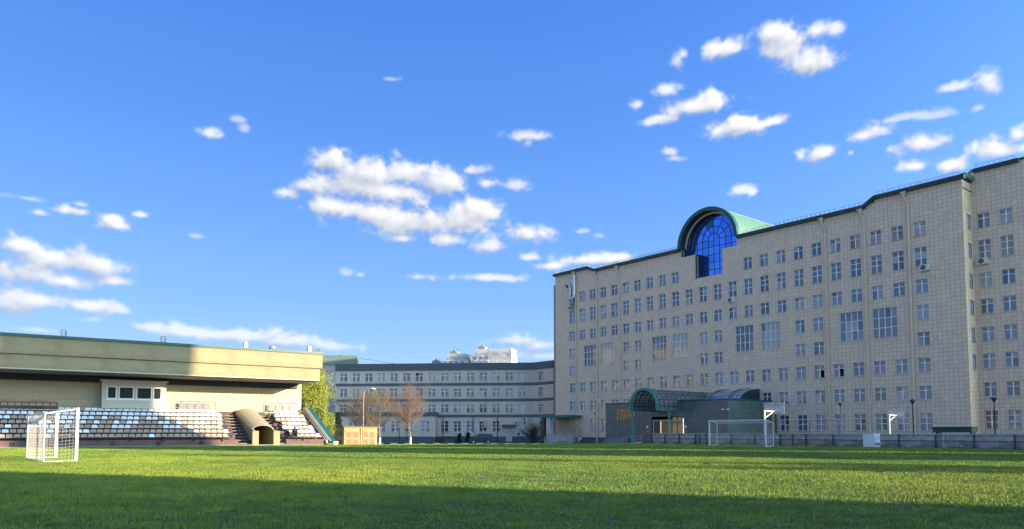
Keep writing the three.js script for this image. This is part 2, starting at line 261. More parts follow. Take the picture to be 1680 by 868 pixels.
// ---------------------------------------------------------------- main teaching block
const FO = [12.63, 153.89], FD = [.632, -.775], FN = [-.775, -.632], TURN = -Math.atan2(.775, .632), YB = -1.36;
const fac = (s, n) => [FO[0] + s * FD[0] + n * FN[0], FO[1] + s * FD[1] + n * FN[1]];      // place on the facade grid -> x, Z
const ROWS = [[29.1, 1.95], [25.17, 2.65], [21.08, 1.95], [17.5, 1.95], [13.81, 1.95], [10.2, 1.95], [6.44, 1.95], [2.45, 2.5]];
const stoneC = [.73, .585, .40];
{
  const B = thing('office_building', 'long eight storey beige tiled building with a round blue window in its roof', 'building', [FO[0], YB, -FO[1]], TURN);
  const L = -5.15, R = 74.4, top = (s) => (s < 4.8 ? 34.6 : s < 6.7 ? 34.6 - (s - 4.8) / 1.9 * .95 : s < 61.4 ? 33.65 : s < 63.1 ? 33.65 + (s - 61.4) / 1.7 * 1.05 : 34.7 + .0 * s);
  const open = [], wins = [];
  const big = [2.5, 8.5, 14.5, 20.5].flatMap((c) => [c - .8, c + .8]);
  ROWS.forEach(([y, h], r) => {
    for (let k = 0; k < 24; k++) {
      if (r === 0 && k >= 10 && k <= 13) continue;
      if ((r === 3 || r === 4) && ![0, 5, 6, 11, 12, 17, 18, 23].includes(k)) continue;
      if (r === 7 && ((k < 2) || (k >= 8 && k <= 14))) continue;
      wins.push([k * 3, y, 1.62, h]);
    }
  });
  for (const c of big) wins.push([c * 3, 16.6, 3.45, 4.3]);
  for (const [s, y, w, h] of wins) open.push([s - w / 2, s + w / 2, y - h / 2, y + h / 2]);
  const outline = [[L, YB], [R, YB], [R, top(R)], [63.1, top(63.2)], [61.4, 33.65], [40.35, 33.65], [40.0, 33.65], [40.0, 32.5], [37.1, 32.5], [37.1, 28.15], [31.9, 28.15], [31.9, 32.5], [28.85, 32.5], [28.85, 33.65], [6.7, 33.65], [4.8, 34.6], [L, 34.6]];
  part('wall', holedWall(outline, open, .32), mats.joint, B);
  const notch = [[28.85, 40.0, 32.5, 40], [31.9, 37.1, 28.15, 40]];
  stuff(part('cladding_tiles', tiles(L, R, .0, 34.7, .6, .557, stoneC, { openings: [...open, ...notch], inside: (s, y) => y < top(s) - .12, seed: 3, jit: .06 }), mats.stone, B));
  // dark plinth slabs
  stuff(part('plinth_tiles', tiles(L, R, YB, 0, .9, .66, [.075, .10, .11], { seed: 8, proud: .05, jit: .12, openings: [] }), mats.stone, B));
  // left flank: a wall that turns away from the pitch
  const wing = (name, place, turn, geo, mat) => { const m = part(name, geo, mat, B); m.position.x = place[0]; m.position.z = place[1]; m.rotation.y = turn; return m; };
  const flankA = Math.atan2(7.0, 1.9) ;                                       // turns back from the front
  const fo = ROWS.slice(1, 7).map(([y]) => [5.6, 6.8, y - 1, y + 1]);
  const FLK = [L - 7.2 * Math.cos(1.05), -7.2 * Math.sin(1.05)];
  const fl = wing('flank_wall', FLK, -1.05, holedWall([[0, YB], [7.2, YB], [7.2, 34.6], [0, 34.6]], fo, .3), mats.joint);
  stuff(wing('flank_tiles', FLK, -1.05, tiles(0, 7.2, YB, 34.5, .6, .557, stoneC, { openings: fo, seed: 5, jit: .06 }), mats.stone));
  for (const [a, b, c, d] of fo) addWindow(fl, (a + b) / 2, (c + d) / 2, -.2, windowKit(1.2, 2, [.5], [.66]));
  // right hand bay, set back from the front
  const WB = -3.25, WR = 80.9, wo = [], ww = [];
  ROWS.forEach(([y, h]) => { for (const s of [75.75, 78.35]) { ww.push([s, y + .25, 1.5, h]); } });
  for (const [s, y, w, h] of ww) wo.push([s - w / 2, s + w / 2, y - h / 2, y + h / 2]);
  const bay = part('bay_wall', holedWall([[R, YB], [WR, YB], [WR, 36.3], [R, 36.3]], wo, .32), mats.joint, B); bay.position.z = WB;
  const bt = stuff(part('bay_tiles', tiles(R, WR, YB, 36.2, .6, .557, stoneC, { openings: wo, seed: 6, jit: .06 }), mats.stone, B)); bt.position.z = WB;
  ww.forEach(([s, y, w, h]) => addWindow(bay, s, y, -.2, windowKit(w, h, [.5], h > 2.2 ? [.38, .72] : [.66])));
  const fcO = ROWS.slice(0, 6).map(([y]) => [1.3, 2.7, y - .85, y + 1.1]);
  const ret = wing('return_wall', [R, 0], Math.PI / 2, holedWall([[0, YB], [3.23, YB], [3.23, 34.7], [0, 34.7]], fcO, .3), mats.joint);
  stuff(wing('return_tiles', [R, 0], Math.PI / 2, tiles(0.02, 3.21, YB, 34.6, .6, .557, stoneC, { openings: fcO, seed: 7, jit: .06 }), mats.stone));
  for (const [a, b, c, d] of fcO) addWindow(ret, (a + b) / 2, (c + d) / 2, -.2, windowKit(1.4, 1.95, [.5], [.66]), { look: mats.glass[2] });
  stuff(wing('end_tiles', [WR, WB], Math.PI / 2, tiles(0, 14, YB, 36.5, .6, .557, stoneC, { seed: 9 }), mats.stone));
  // body behind the fronts
  part('body', join([bb(FLK[0] + .4, R - .35, YB, 33.4, -18, -2.4), bb(R - .4, WR - .05, YB, 36.5, -18, WB - .33)]), mats.joint, B);
  // windows
  const dark = { 64: 1 };
  wins.forEach(([s, y, w, h], i) => {
    const kit = w > 3 ? windowKit(w, h, [.25, .5, .75], [.34, .67]) : windowKit(w, h, [.5], h > 2.3 ? [.42, .72] : [.66]);
    addWindow(B, s, y, -.2, kit, { lift: YB, open: [[54, 10.2], [57, 10.2]].some(([a, b]) => Math.abs(a - s) < .1 && Math.abs(b - y) < .1) ? 2 : 0 });
  });
  // light metal jambs round the openings
  const jam = [];
  for (const [s, y, w, h] of wins) jam.push(bx(.02, h, .26, s - w / 2 + .012, y, -.08), bx(.02, h, .26, s + w / 2 - .012, y, -.08), bx(w, .02, .26, s, y + h / 2 - .012, -.08));
  stuff(part('window_reveals', join(jam), mats.reveal, B));
  // eaves: dark green fascia following the steps of the roof, with the roof deck behind
  const eave = (a, b) => { const up = .52; return prism([[a[0], a[1]], [b[0], b[1]], [b[0], b[1] + up], [a[0], a[1] + up]], .75).translate(0, 0, -.2); };
  const ep = [[-5.45, 34.5], [4.8, 34.5], [6.7, 33.6], [28.25, 33.6]], eq = [[40.3, 33.6], [61.4, 33.6], [63.1, 34.6], [74.9, 34.6]];
  part('fascia', join([0, 1, 2].map((i) => eave(ep[i], ep[i + 1]))), mats.greenDark, B); part('fascia', join([0, 1, 2].map((i) => eave(eq[i], eq[i + 1]))), mats.greenDark, B);
  part('fascia', bb(74.9, 80.2, 36.0, 36.5, WB - .1, WB + .5), mats.greenDark, B); part('roof_step', prism([[73.6, 34.95], [74.88, 34.95], [74.88, 35.5], [74.3, 35.5]], 3.1).translate(0, 0, -3.4), mats.copper, B);
  part('roof', join([bb(-5.2, 28.2, 33.45, 33.62, -18.2, -.3), bb(40.3, 74.5, 33.45, 33.62, -18.2, -.3), bb(28.2, 40.3, 33.45, 33.6, -18.2, -16.9), bb(-5.2, 4.8, 34.4, 34.62, -18.2, -.3), prism([[-5.2, .3], [-5.2, 18.2], [-8.75, 18.2], [-8.75, 6.3]], .2).rotateX(-Math.PI / 2).translate(0, 34.42, 0), bb(63.1, 74.3, 34.5, 34.72, -18.2, -.3), bb(74.4, 81, 36.45, 36.6, -18.2, WB)]), mats.copper, B);
  // snow rail along the eaves
  const rl = [], rail = (a, b) => { const n = Math.round(Math.hypot(b[0] - a[0], b[1] - a[1]) / .75), P = (t, h) => [a[0] + (b[0] - a[0]) * t, a[1] + .52 + (b[1] - a[1]) * t + h, .05 + (a[2] ?? 0)]; rl.push(bar(P(0, .55), P(1, .55), .045), bar(P(0, .22), P(1, .22), .03)); for (let i = 0; i < n; i++) { rl.push(bar(P(i / n, 0), P(i / n, .55), .03), bar(P(i / n, .2), P((i + 1) / n, .54), .022), bar(P(i / n, .54), P((i + 1) / n, .2), .022)); } };
  rail([-4.6, 34.5], [4.6, 34.5]); rail([4.6, 34.5], [6.9, 33.6]); rail([6.9, 33.6], [27.8, 33.6]); rail([40.8, 33.6], [61.2, 33.6]); rail([63.1, 34.6], [74.4, 34.6]); rail([74.9, 36.0, WB + .1], [79.8, 36.0, WB + .1]);
  part('snow_rail', join(rl), mats.rail, B);
  // round window: barrel roof, rims, deep green reveal, blue panes
  const CX = 34.25, CY = 34.0, arc = (ro, ri, z0, z1, a0 = 0, a1 = Math.PI, cy = CY) => { const s = new THREE.Shape(); s.absarc(CX, cy, ro, a0, a1, false); s.absarc(CX, cy, ri, a1, a0, true); return new THREE.ExtrudeGeometry(s, { depth: z1 - z0, bevelEnabled: false, curveSegments: 40 }).translate(0, 0, z0); };
  part('barrel_roof', arc(6.1, 5.85, -17.5, .35), mats.copper, B);
  const seams = []; for (let i = 1; i < 26; i++) { const a = Math.PI * i / 26, c = Math.cos(a), s = Math.sin(a); seams.push(bar([CX + 6.12 * c, CY + 6.12 * s, -17.4], [CX + 6.12 * c, CY + 6.12 * s, .3], .05)); }
  part('roof_seams', join(seams), mats.copper, B);
  part('arch_rim', join([arc(6.25, 5.62, .35, .62), arc(6.25, 6.1, -.2, .35)]), mats.greenMetal, B);
  part('arch_soffit', arc(5.84, 5.62, -1.7, .34), mats.greenDark, B);
  part('arch_inner_rim', arc(5.6, 5.3, -.95, -.8), mats.pipe, B);
  part('window_jambs', join([bb(28.55, 28.84, 32.5, 34.2, -1.7, .1), bb(40.01, 40.3, 32.5, 34.2, -1.7, .0), bb(31.55, 31.89, 28.1, 32.48, -1.7, .06), bb(37.11, 37.4, 28.1, 32.48, -1.7, -.02), bb(28.6, 31.9, 32.2, 32.48, -1.7, -.02), bb(37.1, 40.2, 32.2, 32.48, -1.7, -.02), bb(31.6, 37.4, 27.9, 28.13, -1.7, -.02)]), mats.greenDark, B);
  part('window_backing', join([arc(5.65, .01, -1.82, -1.78), bb(28.6, 40.2, 32.2, 34, -1.82, -1.78), bb(31.6, 37.4, 28, 32.2, -1.82, -1.78)]), mats.joint, B);
  const blue = [M(.10, .26, .72, .03, { metalness: .85 }), M(.12, .30, .78, .03, { metalness: .85 }), M(.085, .22, .66, .04, { metalness: .85 })], dullPane = M(.03, .12, .2, .15, { metalness: .5 });
  const pr = rng(31), WC = 34.25, WY = 34.9;
  const grid = part('arched_window', (() => { // mullions
    const b = []; for (const rr of [1.15, 2.4, 3.6]) b.push(arc(rr + .05, rr - .05, -1.72, -1.6, 0, Math.PI, WY));
    for (let i = 0; i <= 6; i++) { const a = Math.PI * i / 6; b.push(bar([WC + 1.15 * Math.cos(a), WY + 1.15 * Math.sin(a), -1.66], [WC + 4.95 * Math.cos(a), WY + 4.95 * Math.sin(a), -1.66], .09)); }
    b.push(bar([WC, WY, -1.66], [WC, WY + 1.15, -1.66], .08));
    for (const y of [WY - 1.2]) b.push(bar([28.9, y, -1.66], [39.8, y, -1.66], .09)); for (const y of [32.3, 30.95, 29.6, 28.3]) b.push(bar([31.9, y, -1.66], [37.1, y, -1.66], .09));
    for (const x of [-3.6, -2.4, -1.15, 0, 1.15, 2.4, 3.6]) b.push(bar([WC + x, Math.abs(x) > 2.5 ? 32.5 : 28.2, -1.66], [WC + x, WY, -1.66], .08)); return join(b);
  })(), M(.006, .02, .05, .4), B);
  const pane = (geo) => { const p = mesh('pane', geo, pr() < .07 ? dullPane : blue[Math.floor(pr() * 3)], grid); const c = new THREE.Box3().setFromBufferAttribute(geo.attributes.position).getCenter(V(0, 0, 0)); geo.translate(-c.x, -c.y, -c.z); p.position.copy(c); p.rotation.set((pr() - .5) * .02, (pr() - .5) * .03, 0); };
  for (const [ri, ro, n] of [[.01, 1.15, 2], [1.15, 2.4, 6], [2.4, 3.6, 6], [3.6, 5.1, 6]]) for (let i = 0; i < n; i++) pane(arc(ro, ri, -1.7, -1.67, Math.PI * i / n, Math.PI * (i + 1) / n, WY));
  const xs = [-5.4, -3.6, -2.4, -1.15, 0, 1.15, 2.4, 3.6, 5.6], yy = [28.2, 29.6, 30.95, 32.3, WY - 1.2, WY];
  for (let j = 0; j < 5; j++) for (let i = 0; i < 8; i++) { if (j < 3 && (i < 2 || i > 5)) continue; const e = j < 3 ? .27 : 0; pane(bb(WC + xs[i] + (i === 2 ? e * 0 : 0), WC + xs[i + 1], yy[j], yy[j + 1], -1.7, -1.67)); }
  // rain pipes
  for (const [s, y] of [[1.3, 34.3], [7.35, 33.3], [13.45, 33.4], [55.5, 33.4], [61.45, 33.4], [67.6, 34.4]]) {
    const b = s < 2 ? 2.6 : s < 8 ? YB + .2 : s < 14 ? 4 : YB + .2;
    const m = part('rain_pipe', join([tube([s, b, .2], [s, y - 1.3, .2], .13, .13, 10), tube([s, y - 1.3, .2], [s - .45, y - .5, .32], .12, .12, 10)]), mats.pipe, B);
    mesh('hopper', join([tube([s - .45, y - .55, .32], [s - .45, y + .1, .32], .13, .3, 8), bx(.7, .16, .55, s - .45, y + .15, .32)]), mats.pipe, m);
  }
  // side porch at the left end
  const porch = part('porch_roof', join([bb(-5.9, 2.6, 4.0, 4.45, .05, 4.2), bb(-6.05, 2.75, 4.3, 4.5, .03, 4.35)]), mats.teal, B);
  mesh('porch_wall', bb(-3.9, -2.6, YB, 3.98, 3.3, 3.9), mats.reveal, porch); mesh('porch_post', bb(-5.6, -4.6, YB, 3.98, 3.3, 3.9), mats.darkGrey, porch);
  for (const s of [.2, 2.05]) mesh('door', bb(s - .65, s + .65, YB + .3, 2.2, .06, .14), M(.45, .43, .38, .5), porch);
  // cables and security camera on the wall
  part('wall_camera', join([bx(.25, .2, .35, 71.6, 5.5, .25)]), mats.white, B);
}
function airConditioner(pos, turn, label, s = 1) {
  const t = thing('air_conditioner', label, 'air conditioner', pos, turn, 'outdoor air conditioning units');
  mesh('casing', bx(.95 * s, .68 * s, .38 * s), M(.62, .62, .6, .45), t);
  mesh('fan_grille', new THREE.CylinderGeometry(.27 * s, .27 * s, .03, 24).rotateX(Math.PI / 2), mats.darkGrey, t, [-.12 * s, 0, .2 * s]);
  mesh('fan_hub', new THREE.CylinderGeometry(.07 * s, .07 * s, .05, 12).rotateX(Math.PI / 2), mats.grey, t, [-.12 * s, 0, .215 * s]);
  for (const x of [-.3, .3]) mesh('bracket', bx(.05, .06, .45, x * s, -.37 * s, -.03), mats.steel, t);
  return t;
}
{
  const at = (s, y, n) => { const p = fac(s, n); return [p[0], y, -p[1]]; };
  airConditioner(at(38.9, 23.3, .28), TURN, 'grey air conditioner under a window to the right below the round blue window', 1.25);
  airConditioner(at(69.6, 23.5, .28), TURN, 'white air conditioner under the tall second row window by the last rain pipe', 1.25);
  airConditioner(at(75.6, 23.8, -2.95), TURN, 'white air conditioner on the set back bay near the right edge', 1.25);
  // steel ventilation duct at the top left of the facade
  const d = thing('ventilation_duct', 'shiny steel ventilation duct high on the left end of the long facade', 'duct', at(.2, 26.9, .45), TURN);
  mesh('riser', join([tube([.9, 2.6, .05], [.9, 6.6, .05], .34, .34, 12), tube([.9, 6.5, .05], [.9, 6.75, .05], .4, .4, 12)]), mats.steel, d);
  mesh('elbow', pathTube([[.9, 2.7, .05], [.75, 2.1, .05], [.1, 1.95, .05], [-.2, 2.5, .05], [-.2, 4.4, .05], [-.5, 4.9, .1], [-1.0, 4.85, .2]], .3, 30, 10), mats.steel, d);
  mesh('cowl', tube([-.75, 4.9, .15], [-1.15, 4.75, .25], .3, .42, 12), mats.darkGrey, d);
  mesh('fan_box', join([bx(.6, 1.0, .6, .25, 1.2, 0), tube([-.2, .2, .0], [-.2, 1.9, 0], .16, .16, 10), tube([-.55, .15, .1], [.35, .15, .1], .3, .3, 14)]), mats.grey, d);
}

// ---------------------------------------------------------------- entrance pavilion
{
  const [px, pz] = fac(33.3, 0);
  const B = thing('entrance_pavilion', 'low dark green tiled entrance hall with a glazed barrel canopy', 'building', [px, YB, -pz], TURN);
  const X = (s) => s - 33.3, T = 5.95, gc = [.085, .135, .13];
  const door = [[X(31.2), X(37.4), -.6, 3.55]];
  part('front_wall', (() => { const g = holedWall([[X(20.8), YB], [X(45.8), YB], [X(45.8), T], [X(20.8), T]], door, .3); g.translate(0, 0, 12); return g; })(), M(.03, .042, .042, .6), B);
  const graniteM = M(1, 1, 1, .34, { vertexColors: true });
  stuff(part('front_tiles', tiles(X(20.8), X(45.8), YB, T, .78, .66, gc, { openings: door, z: 12, seed: 21, jit: .16, joint: .03 }), graniteM, B));
  const side = stuff(part('side_tiles', tiles(0, 12, YB, T, .78, .66, gc, { seed: 22, jit: .14, joint: .03 }), graniteM, B)); side.rotation.y = Math.PI / 2; side.position.x = X(45.8); side.position.z = 12;
  part('body', join([bb(X(20.8) + .02, X(31.0), YB, T - .1, .1, 11.65), bb(X(37.6), X(45.8) - .02, YB, T - .1, .1, 11.65), bb(X(31.0), X(37.6), 3.7, T - .1, .1, 11.65), bb(X(31.0), X(37.6), YB, 3.7, .1, 7)]), M(.03, .042, .042, .6), B);
  part('coping', join([bb(X(20.6), X(31.1), T, T + .16, 11.7, 12.2), bb(X(37), X(46), T, T + .16, 11.7, 12.2), bb(X(45.55), X(46), T, T + .16, .1, 11.7)]), mats.greenMetal, B);
  part('flat_roof', bb(X(21), X(45.5), T - .12, T - .02, .1, 11.7), mats.roof, B);
  // glazed barrel canopy over the door, running back over the roof
  const cx = X(34), RAD = 2.7, sp = 5.15, glz = M(.5, .54, .55, .05, { transmission: .82, thickness: 0, ior: 1.6 });
  const ring = (z, w = .12, ro = RAD, ri = RAD - .12) => { const s = new THREE.Shape(); s.moveTo(cx + ro, sp - .5); s.lineTo(cx + ro, sp); s.absarc(cx, sp, ro, 0, Math.PI, false); s.lineTo(cx - ro, sp - .5); s.lineTo(cx - ri, sp - .5); s.lineTo(cx - ri, sp); s.absarc(cx, sp, ri, Math.PI, 0, true); s.lineTo(cx + ri, sp - .5); return new THREE.ExtrudeGeometry(s, { depth: w, bevelEnabled: false, curveSegments: 24 }).translate(0, 0, z); };
  const can = part('canopy_frame', (() => { const b = []; for (let z = .4; z < 17; z += 1.15) b.push(ring(z)); for (let i = 0; i <= 8; i++) { const a = Math.PI * i / 8; b.push(bar([cx + (RAD - .06) * Math.cos(a), sp + (RAD - .06) * Math.sin(a), .3], [cx + (RAD - .06) * Math.cos(a), sp + (RAD - .06) * Math.sin(a), 17.1], .1)); } return join(b); })(), mats.greenDark, B);
  mesh('front_arch', ring(17.0, .35, RAD + .22, RAD - .2), mats.teal, can);
  mesh('edge_beam', join([bb(cx + RAD - .1, cx + RAD + .15, sp - .75, sp - .5, 12, 17.3), bb(cx - RAD - .15, cx - RAD + .1, sp - .75, sp - .5, 12, 17.3)]), mats.teal, can);
  const paneG = (a0, a1, z0, z1) => { const s = new THREE.Shape(); s.absarc(cx, sp, RAD - .03, a0, a1, false); s.absarc(cx, sp, RAD - .06, a1, a0, true); return new THREE.ExtrudeGeometry(s, { depth: z1 - z0, bevelEnabled: false, curveSegments: 4 }).translate(0, 0, z0); };
  for (let z = .4; z < 16; z += 1.15) for (let i = 0; i < 8; i++) mesh('pane', paneG(Math.PI * i / 8 + .02, Math.PI * (i + 1) / 8 - .02, z + .13, z + 1.14), glz, can);
  for (let z = 12.2; z < 16; z += 1.15) for (const s of [-1, 1]) mesh('pane', bx(.03, .46, 1.0, cx + s * (RAD - .05), sp - .25, z + .4), glz, can);
  part('canopy_tie', bb(cx - RAD, cx + RAD, sp - .62, sp - .5, 12.02, 12.2), mats.teal, B);
  for (const [s, z] of [[-2.6, 16.9], [2.6, 14.2]]) part('canopy_post', tube([cx + s, YB, z], [cx + s, sp - .7, z], .17, .17, 14), mats.teal, B);
  // doors
  const dr = part('door', join([bb(X(31.2), X(37.4), 2.5, 2.62, 9.2, 9.35), ...[31.25, 32.7, 34.3, 35.8, 37.3].map((s) => bb(X(s) - .06, X(s) + .06, -.6, 3.55, 9.2, 9.34))]), mats.darkGrey, B);
  [31.97, 33.5, 35.05, 36.55].forEach((s, i) => { mesh('pane', bx(1.36, 3.0, .03, X(s), .95, 9.26), M(.20, .16, .10, .05, { ior: 1.9 }), dr); mesh('transom_pane', bx(1.36, .85, .03, X(s), 3.08, 9.26), M(.12, .12, .12, .05, { ior: 1.9 }), dr); });
  part('door_jambs', join([bb(X(31.0), X(31.2), -.6, 3.55, 7, 11.7), bb(X(37.4), X(37.6), -.6, 3.55, 7, 11.7), bb(X(31.2), X(37.4), -.6, 3.55, 7, 7.2)]), M(.012, .016, .018, .6), B);
  part('steps', join([0, 1, 2, 3].map((i) => bb(X(30.8) - i * .2, X(37.9) + i * .2, YB, -.6 - i * .19, 12.06, 14.2 + i * .38))), M(.13, .10, .09, .85), B);
  // grey metal half barrel on the roof, with a strip of windows
  const hb = (r0, r1, a0, a1) => { const s = new THREE.Shape(); s.absarc(0, 0, r0, a0, a1, false); s.absarc(0, 0, r1, a1, a0, true); return new THREE.ExtrudeGeometry(s, { depth: X(43.6) - X(36.8), bevelEnabled: false, curveSegments: 20 }).rotateY(-Math.PI / 2).translate(X(43.6) - X(36.8), 0, 0).scale(1, .38, 1); };
  const low = part('roof_light', hb(5.2, 5.05, .45, Math.PI / 2).translate(X(36.8), T + .1, .05), M(.42, .44, .46, .35, { metalness: .6 }), B);
  for (let i = 0; i < 9; i++) mesh('pane', (() => { const s = new THREE.Shape(); s.absarc(0, 0, 5.15, .02, .44, false); s.absarc(0, 0, 5.1, .44, .02, true); return new THREE.ExtrudeGeometry(s, { depth: .62, bevelEnabled: false, curveSegments: 5 }).rotateY(-Math.PI / 2).scale(1, .38, 1).translate(X(36.9) + .62 + i * .745, T + .1, .05); })(), M(.10, .2, .36, .04, { ior: 2.2 }), low);
  mesh('end_rib', (() => { const s = new THREE.Shape(); s.moveTo(0, 0); s.lineTo(5.25, 0); s.absarc(0, 0, 5.25, 0, Math.PI / 2, false); return new THREE.ExtrudeGeometry(s, { depth: .15, bevelEnabled: false, curveSegments: 20 }).rotateY(-Math.PI / 2).scale(1, .38, 1).translate(X(43.6) + .16, T + .1, .05); })(), mats.greenDark, low);
  for (const s of [37.5, 41.4]) mesh('roof_ladder', join([0, .5].flatMap((o) => { const pts = []; for (let i = 0; i <= 10; i++) { const a = i / 10 * Math.PI / 2; pts.push([X(s) + o, T + .2 + 5.3 * Math.sin(a) * .38, .1 + 5.3 * Math.cos(a)]); } return [pathTube(pts, .05, 20, 5)]; })), mats.greenDark, low);
  // lettering on the left part of the front
  const font = await new FontLoader().loadAsync('fonts/droid/droid_sans_bold.typeface.json'), gold = M(.52, .36, .13, .35, { metalness: .5 });
  ['ГЛАВНЫЙ', 'УЧЕБНЫЙ', 'КОРПУС'].forEach((w, i) => { let x = X(23.65); for (const ch of w) { const g = new TextGeometry(ch, { font, size: .56, depth: .08, curveSegments: 5 }); g.computeBoundingBox(); const wd = g.boundingBox.max.x; part('letter', g.translate(x, 4.4 - i * .62, 12.06), gold, B); x += wd + .1; } });
  for (const [s, y] of [[30.3, 1.9], [38.1, 1.9]]) { part('round_sign', new THREE.CylinderGeometry(.22, .22, .03, 24).rotateX(Math.PI / 2).translate(X(s), y, 12.06), mats.white, B); part('small_sign', bx(.16, .2, .03, X(s) + .12, y - .75, 12.06), mats.white, B); }
  for (const s of [-.28, .28]) part('floodlight', bx(.42, .14, .22, X(45.6) + s * 1.6, 4.5 - Math.abs(s) * .1, 12.25).rotateZ(0), mats.white, B);
  part('rain_pipe', tube([X(45.6), YB, .5], [X(45.6), T - .3, .5], .1, .1, 8).translate(1.2, 0, 0), mats.black, B);
  // ramp and its rail
  const rp = thing('ramp_railing', 'galvanised handrail of the ramp left of the dark entrance hall', 'railing', (() => { const p = fac(26.5, 14.2); return [p[0], YB, -p[1]]; })(), TURN);
  const rb = []; for (let i = 0; i <= 8; i++) { const x = -4 + i * 1.05; rb.push(tube([x, .0, 0], [x, 1.0 + i * .12, 0], .03)); } for (const h of [.35, .65, 1.0]) rb.push(tube([-4, h, 0], [4.4, h + .96, 0], .03));
  mesh('handrail', join(rb), mats.rail, rp);
  mesh('ramp_wall', prism([[-4, 0], [4.5, 0], [4.5, .85], [-4, .1]], .3).translate(0, 0, .1), mats.reveal, rp);
}

// ---------------------------------------------------------------- four storey wing behind
function lerp2(a, b, t) { return [a[0] + (b[0] - a[0]) * t, a[1] + (b[1] - a[1]) * t]; }
{
  const A = [-41.4, 173.2], Bq = [4.9, 169], C = [9.2, 163.6], len = Math.hypot(Bq[0] - A[0], Bq[1] - A[1]), turn = Math.atan2(Bq[1] - A[1], Bq[0] - A[0]);
  const B = thing('office_building', 'four storey grey tiled building with dark green bands in the background', 'building', [A[0], YB, -A[1]], turn);
  const ys = [[13.75, 1.95], [10.1, 1.95], [6.45, 1.95], [2.3, 2.5]], grey = [.62, .535, .42], wins = [], green = [.05, .075, .085];
  for (const [y, h] of ys) for (let k = 0; k < 15; k++) { if (h > 2 && k === 13) continue; wins.push([1.9 + k * 3.0, y, 1.75, h]); }
  const open = wins.map(([s, y, w, h]) => [s - w / 2, s + w / 2, y - h / 2, y + h / 2]);
  part('wall', holedWall([[0, YB], [len, YB], [len, 16.8], [0, 16.8]], open, .3), mats.joint, B);
  stuff(part('cladding_tiles', tiles(0, len, 0, 15.3, .9, .6, grey, { openings: [...open, ...[12.0, 8.35, 4.7].map((y) => [-1, 99, y - .32, y + .32])], seed: 41, jit: .04 }), mats.stone, B));
  for (const y of [12.0, 8.35, 4.7]) part('green_band', bx(len, .62, .12, len / 2, y, .03), M(.07, .105, .115, .5), B);
  part('roof_band', bb(-.1, len + .1, 15.3, 16.95, -.3, .25), M(.065, .10, .11, .5), B);
  part('plinth', bb(0, len, YB, 0, -.2, .08), M(.07, .1, .11, .5), B);
  part('body', bb(.1, len - .1, YB, 16.7, -14, -3), mats.joint, B);
  part('roof', bb(-.1, len + 3, 16.75, 16.9, -14.2, -.3), mats.roof, B);
  wins.forEach(([s, y, w, h], i) => addWindow(B, s, y, -.2, windowKit(w, h, [.5], h > 2.2 ? [.42, .72] : [.66]), { lift: YB, open: i === 6 ? 1 : 0 }));
  const jam = []; for (const [s, y, w, h] of wins) jam.push(bx(.02, h, .26, s - w / 2 + .012, y, -.08), bx(.02, h, .26, s + w / 2 - .012, y, -.08));
  stuff(part('window_reveals', join(jam), mats.reveal, B));
  // back door with a small green roof
  const dk = 1.9 + 13 * 3; part('door', bb(dk - .7, dk + .7, YB + .25, 1.8, .03, .12), M(.5, .48, .42, .5), B); part('door_canopy', prism([[0, 0], [1.4, 0], [0, .5]], 3.2).rotateY(-Math.PI / 2).translate(dk + 1.6, 2.25, .05), mats.greenMetal, B);
  // turned end, next to the tall block
  const tl = Math.hypot(C[0] - Bq[0], C[1] - Bq[1]), tt = Math.atan2(C[1] - Bq[1], C[0] - Bq[0]) - turn, tw = ys.map(([y, h]) => [tl * .38 - .65, tl * .38 + .65, y - h / 2, y + h / 2]);
  const turned = (n, g, m) => { const o = part(n, g, m, B); o.position.x = len; o.rotation.y = tt; return o; };
  const tW = turned('turned_wall', holedWall([[0, YB], [tl, YB], [tl, 16.8], [0, 16.8]], tw, .3), mats.joint);
  stuff(turned('turned_tiles', tiles(0, tl, 0, 15.3, .9, .6, grey, { openings: [...tw, ...[12.0, 8.35, 4.7].map((y) => [-1, 99, y - .32, y + .32])], seed: 42, jit: .04 }), mats.stone));
  turned('turned_bands', join([...[12.0, 8.35, 4.7].map((y) => bx(tl, .62, .12, tl / 2, y, .03)), bb(0, tl, 15.3, 16.95, -.3, .25), bb(0, tl, YB, 0, -.2, .08)]), M(.07, .105, .115, .5));
  tw.forEach(([a, b, c, d]) => addWindow(tW, (a + b) / 2, (c + d) / 2, -.2, windowKit(1.3, d - c, [.5], [.66])));
  // low annex in front, left half
  const ao = [11.9, 15.1, 18.2, 22.1].map((s) => [s - .95, s + .95, 1.05, 3.55]).concat([1.8, 5.2, 8.4].map((s) => [s - .8, s + .8, 1.6, 3.2]));
  part('annex_wall', holedWall([[-.2, YB], [24.4, YB], [24.4, 5.0], [-.2, 5.0]], ao, .3).translate(0, 0, 3.2), mats.joint, B);
  stuff(part('annex_tiles', tiles(-.2, 24.4, 0, 4.6, .9, .6, grey, { openings: ao, z: 3.2, seed: 43, jit: .04 }), mats.stone, B));
  const as = stuff(part('annex_end_tiles', tiles(0, 3.1, 0, 4.6, .9, .6, grey, { seed: 44, jit: .04 }), mats.stone, B)); as.rotation.y = Math.PI / 2; as.position.x = 24.4; as.position.z = 3.2;
  part('annex_band', join([bb(-.3, 24.6, 4.6, 5.55, .1, 3.4), bb(-.2, 24.42, YB, 0, .1, 3.28)]), M(.065, .10, .11, .5), B);
  part('annex_body', bb(0, 24.38, YB, 4.6, .1, 2.88), mats.joint, B);
  for (const [a, b, c, d] of ao) addWindow(B, (a + b) / 2, (c + d) / 2, 3.0, windowKit(b - a, d - c, [.5], d - c > 2 ? [.42, .72] : [.6]), { lift: YB });
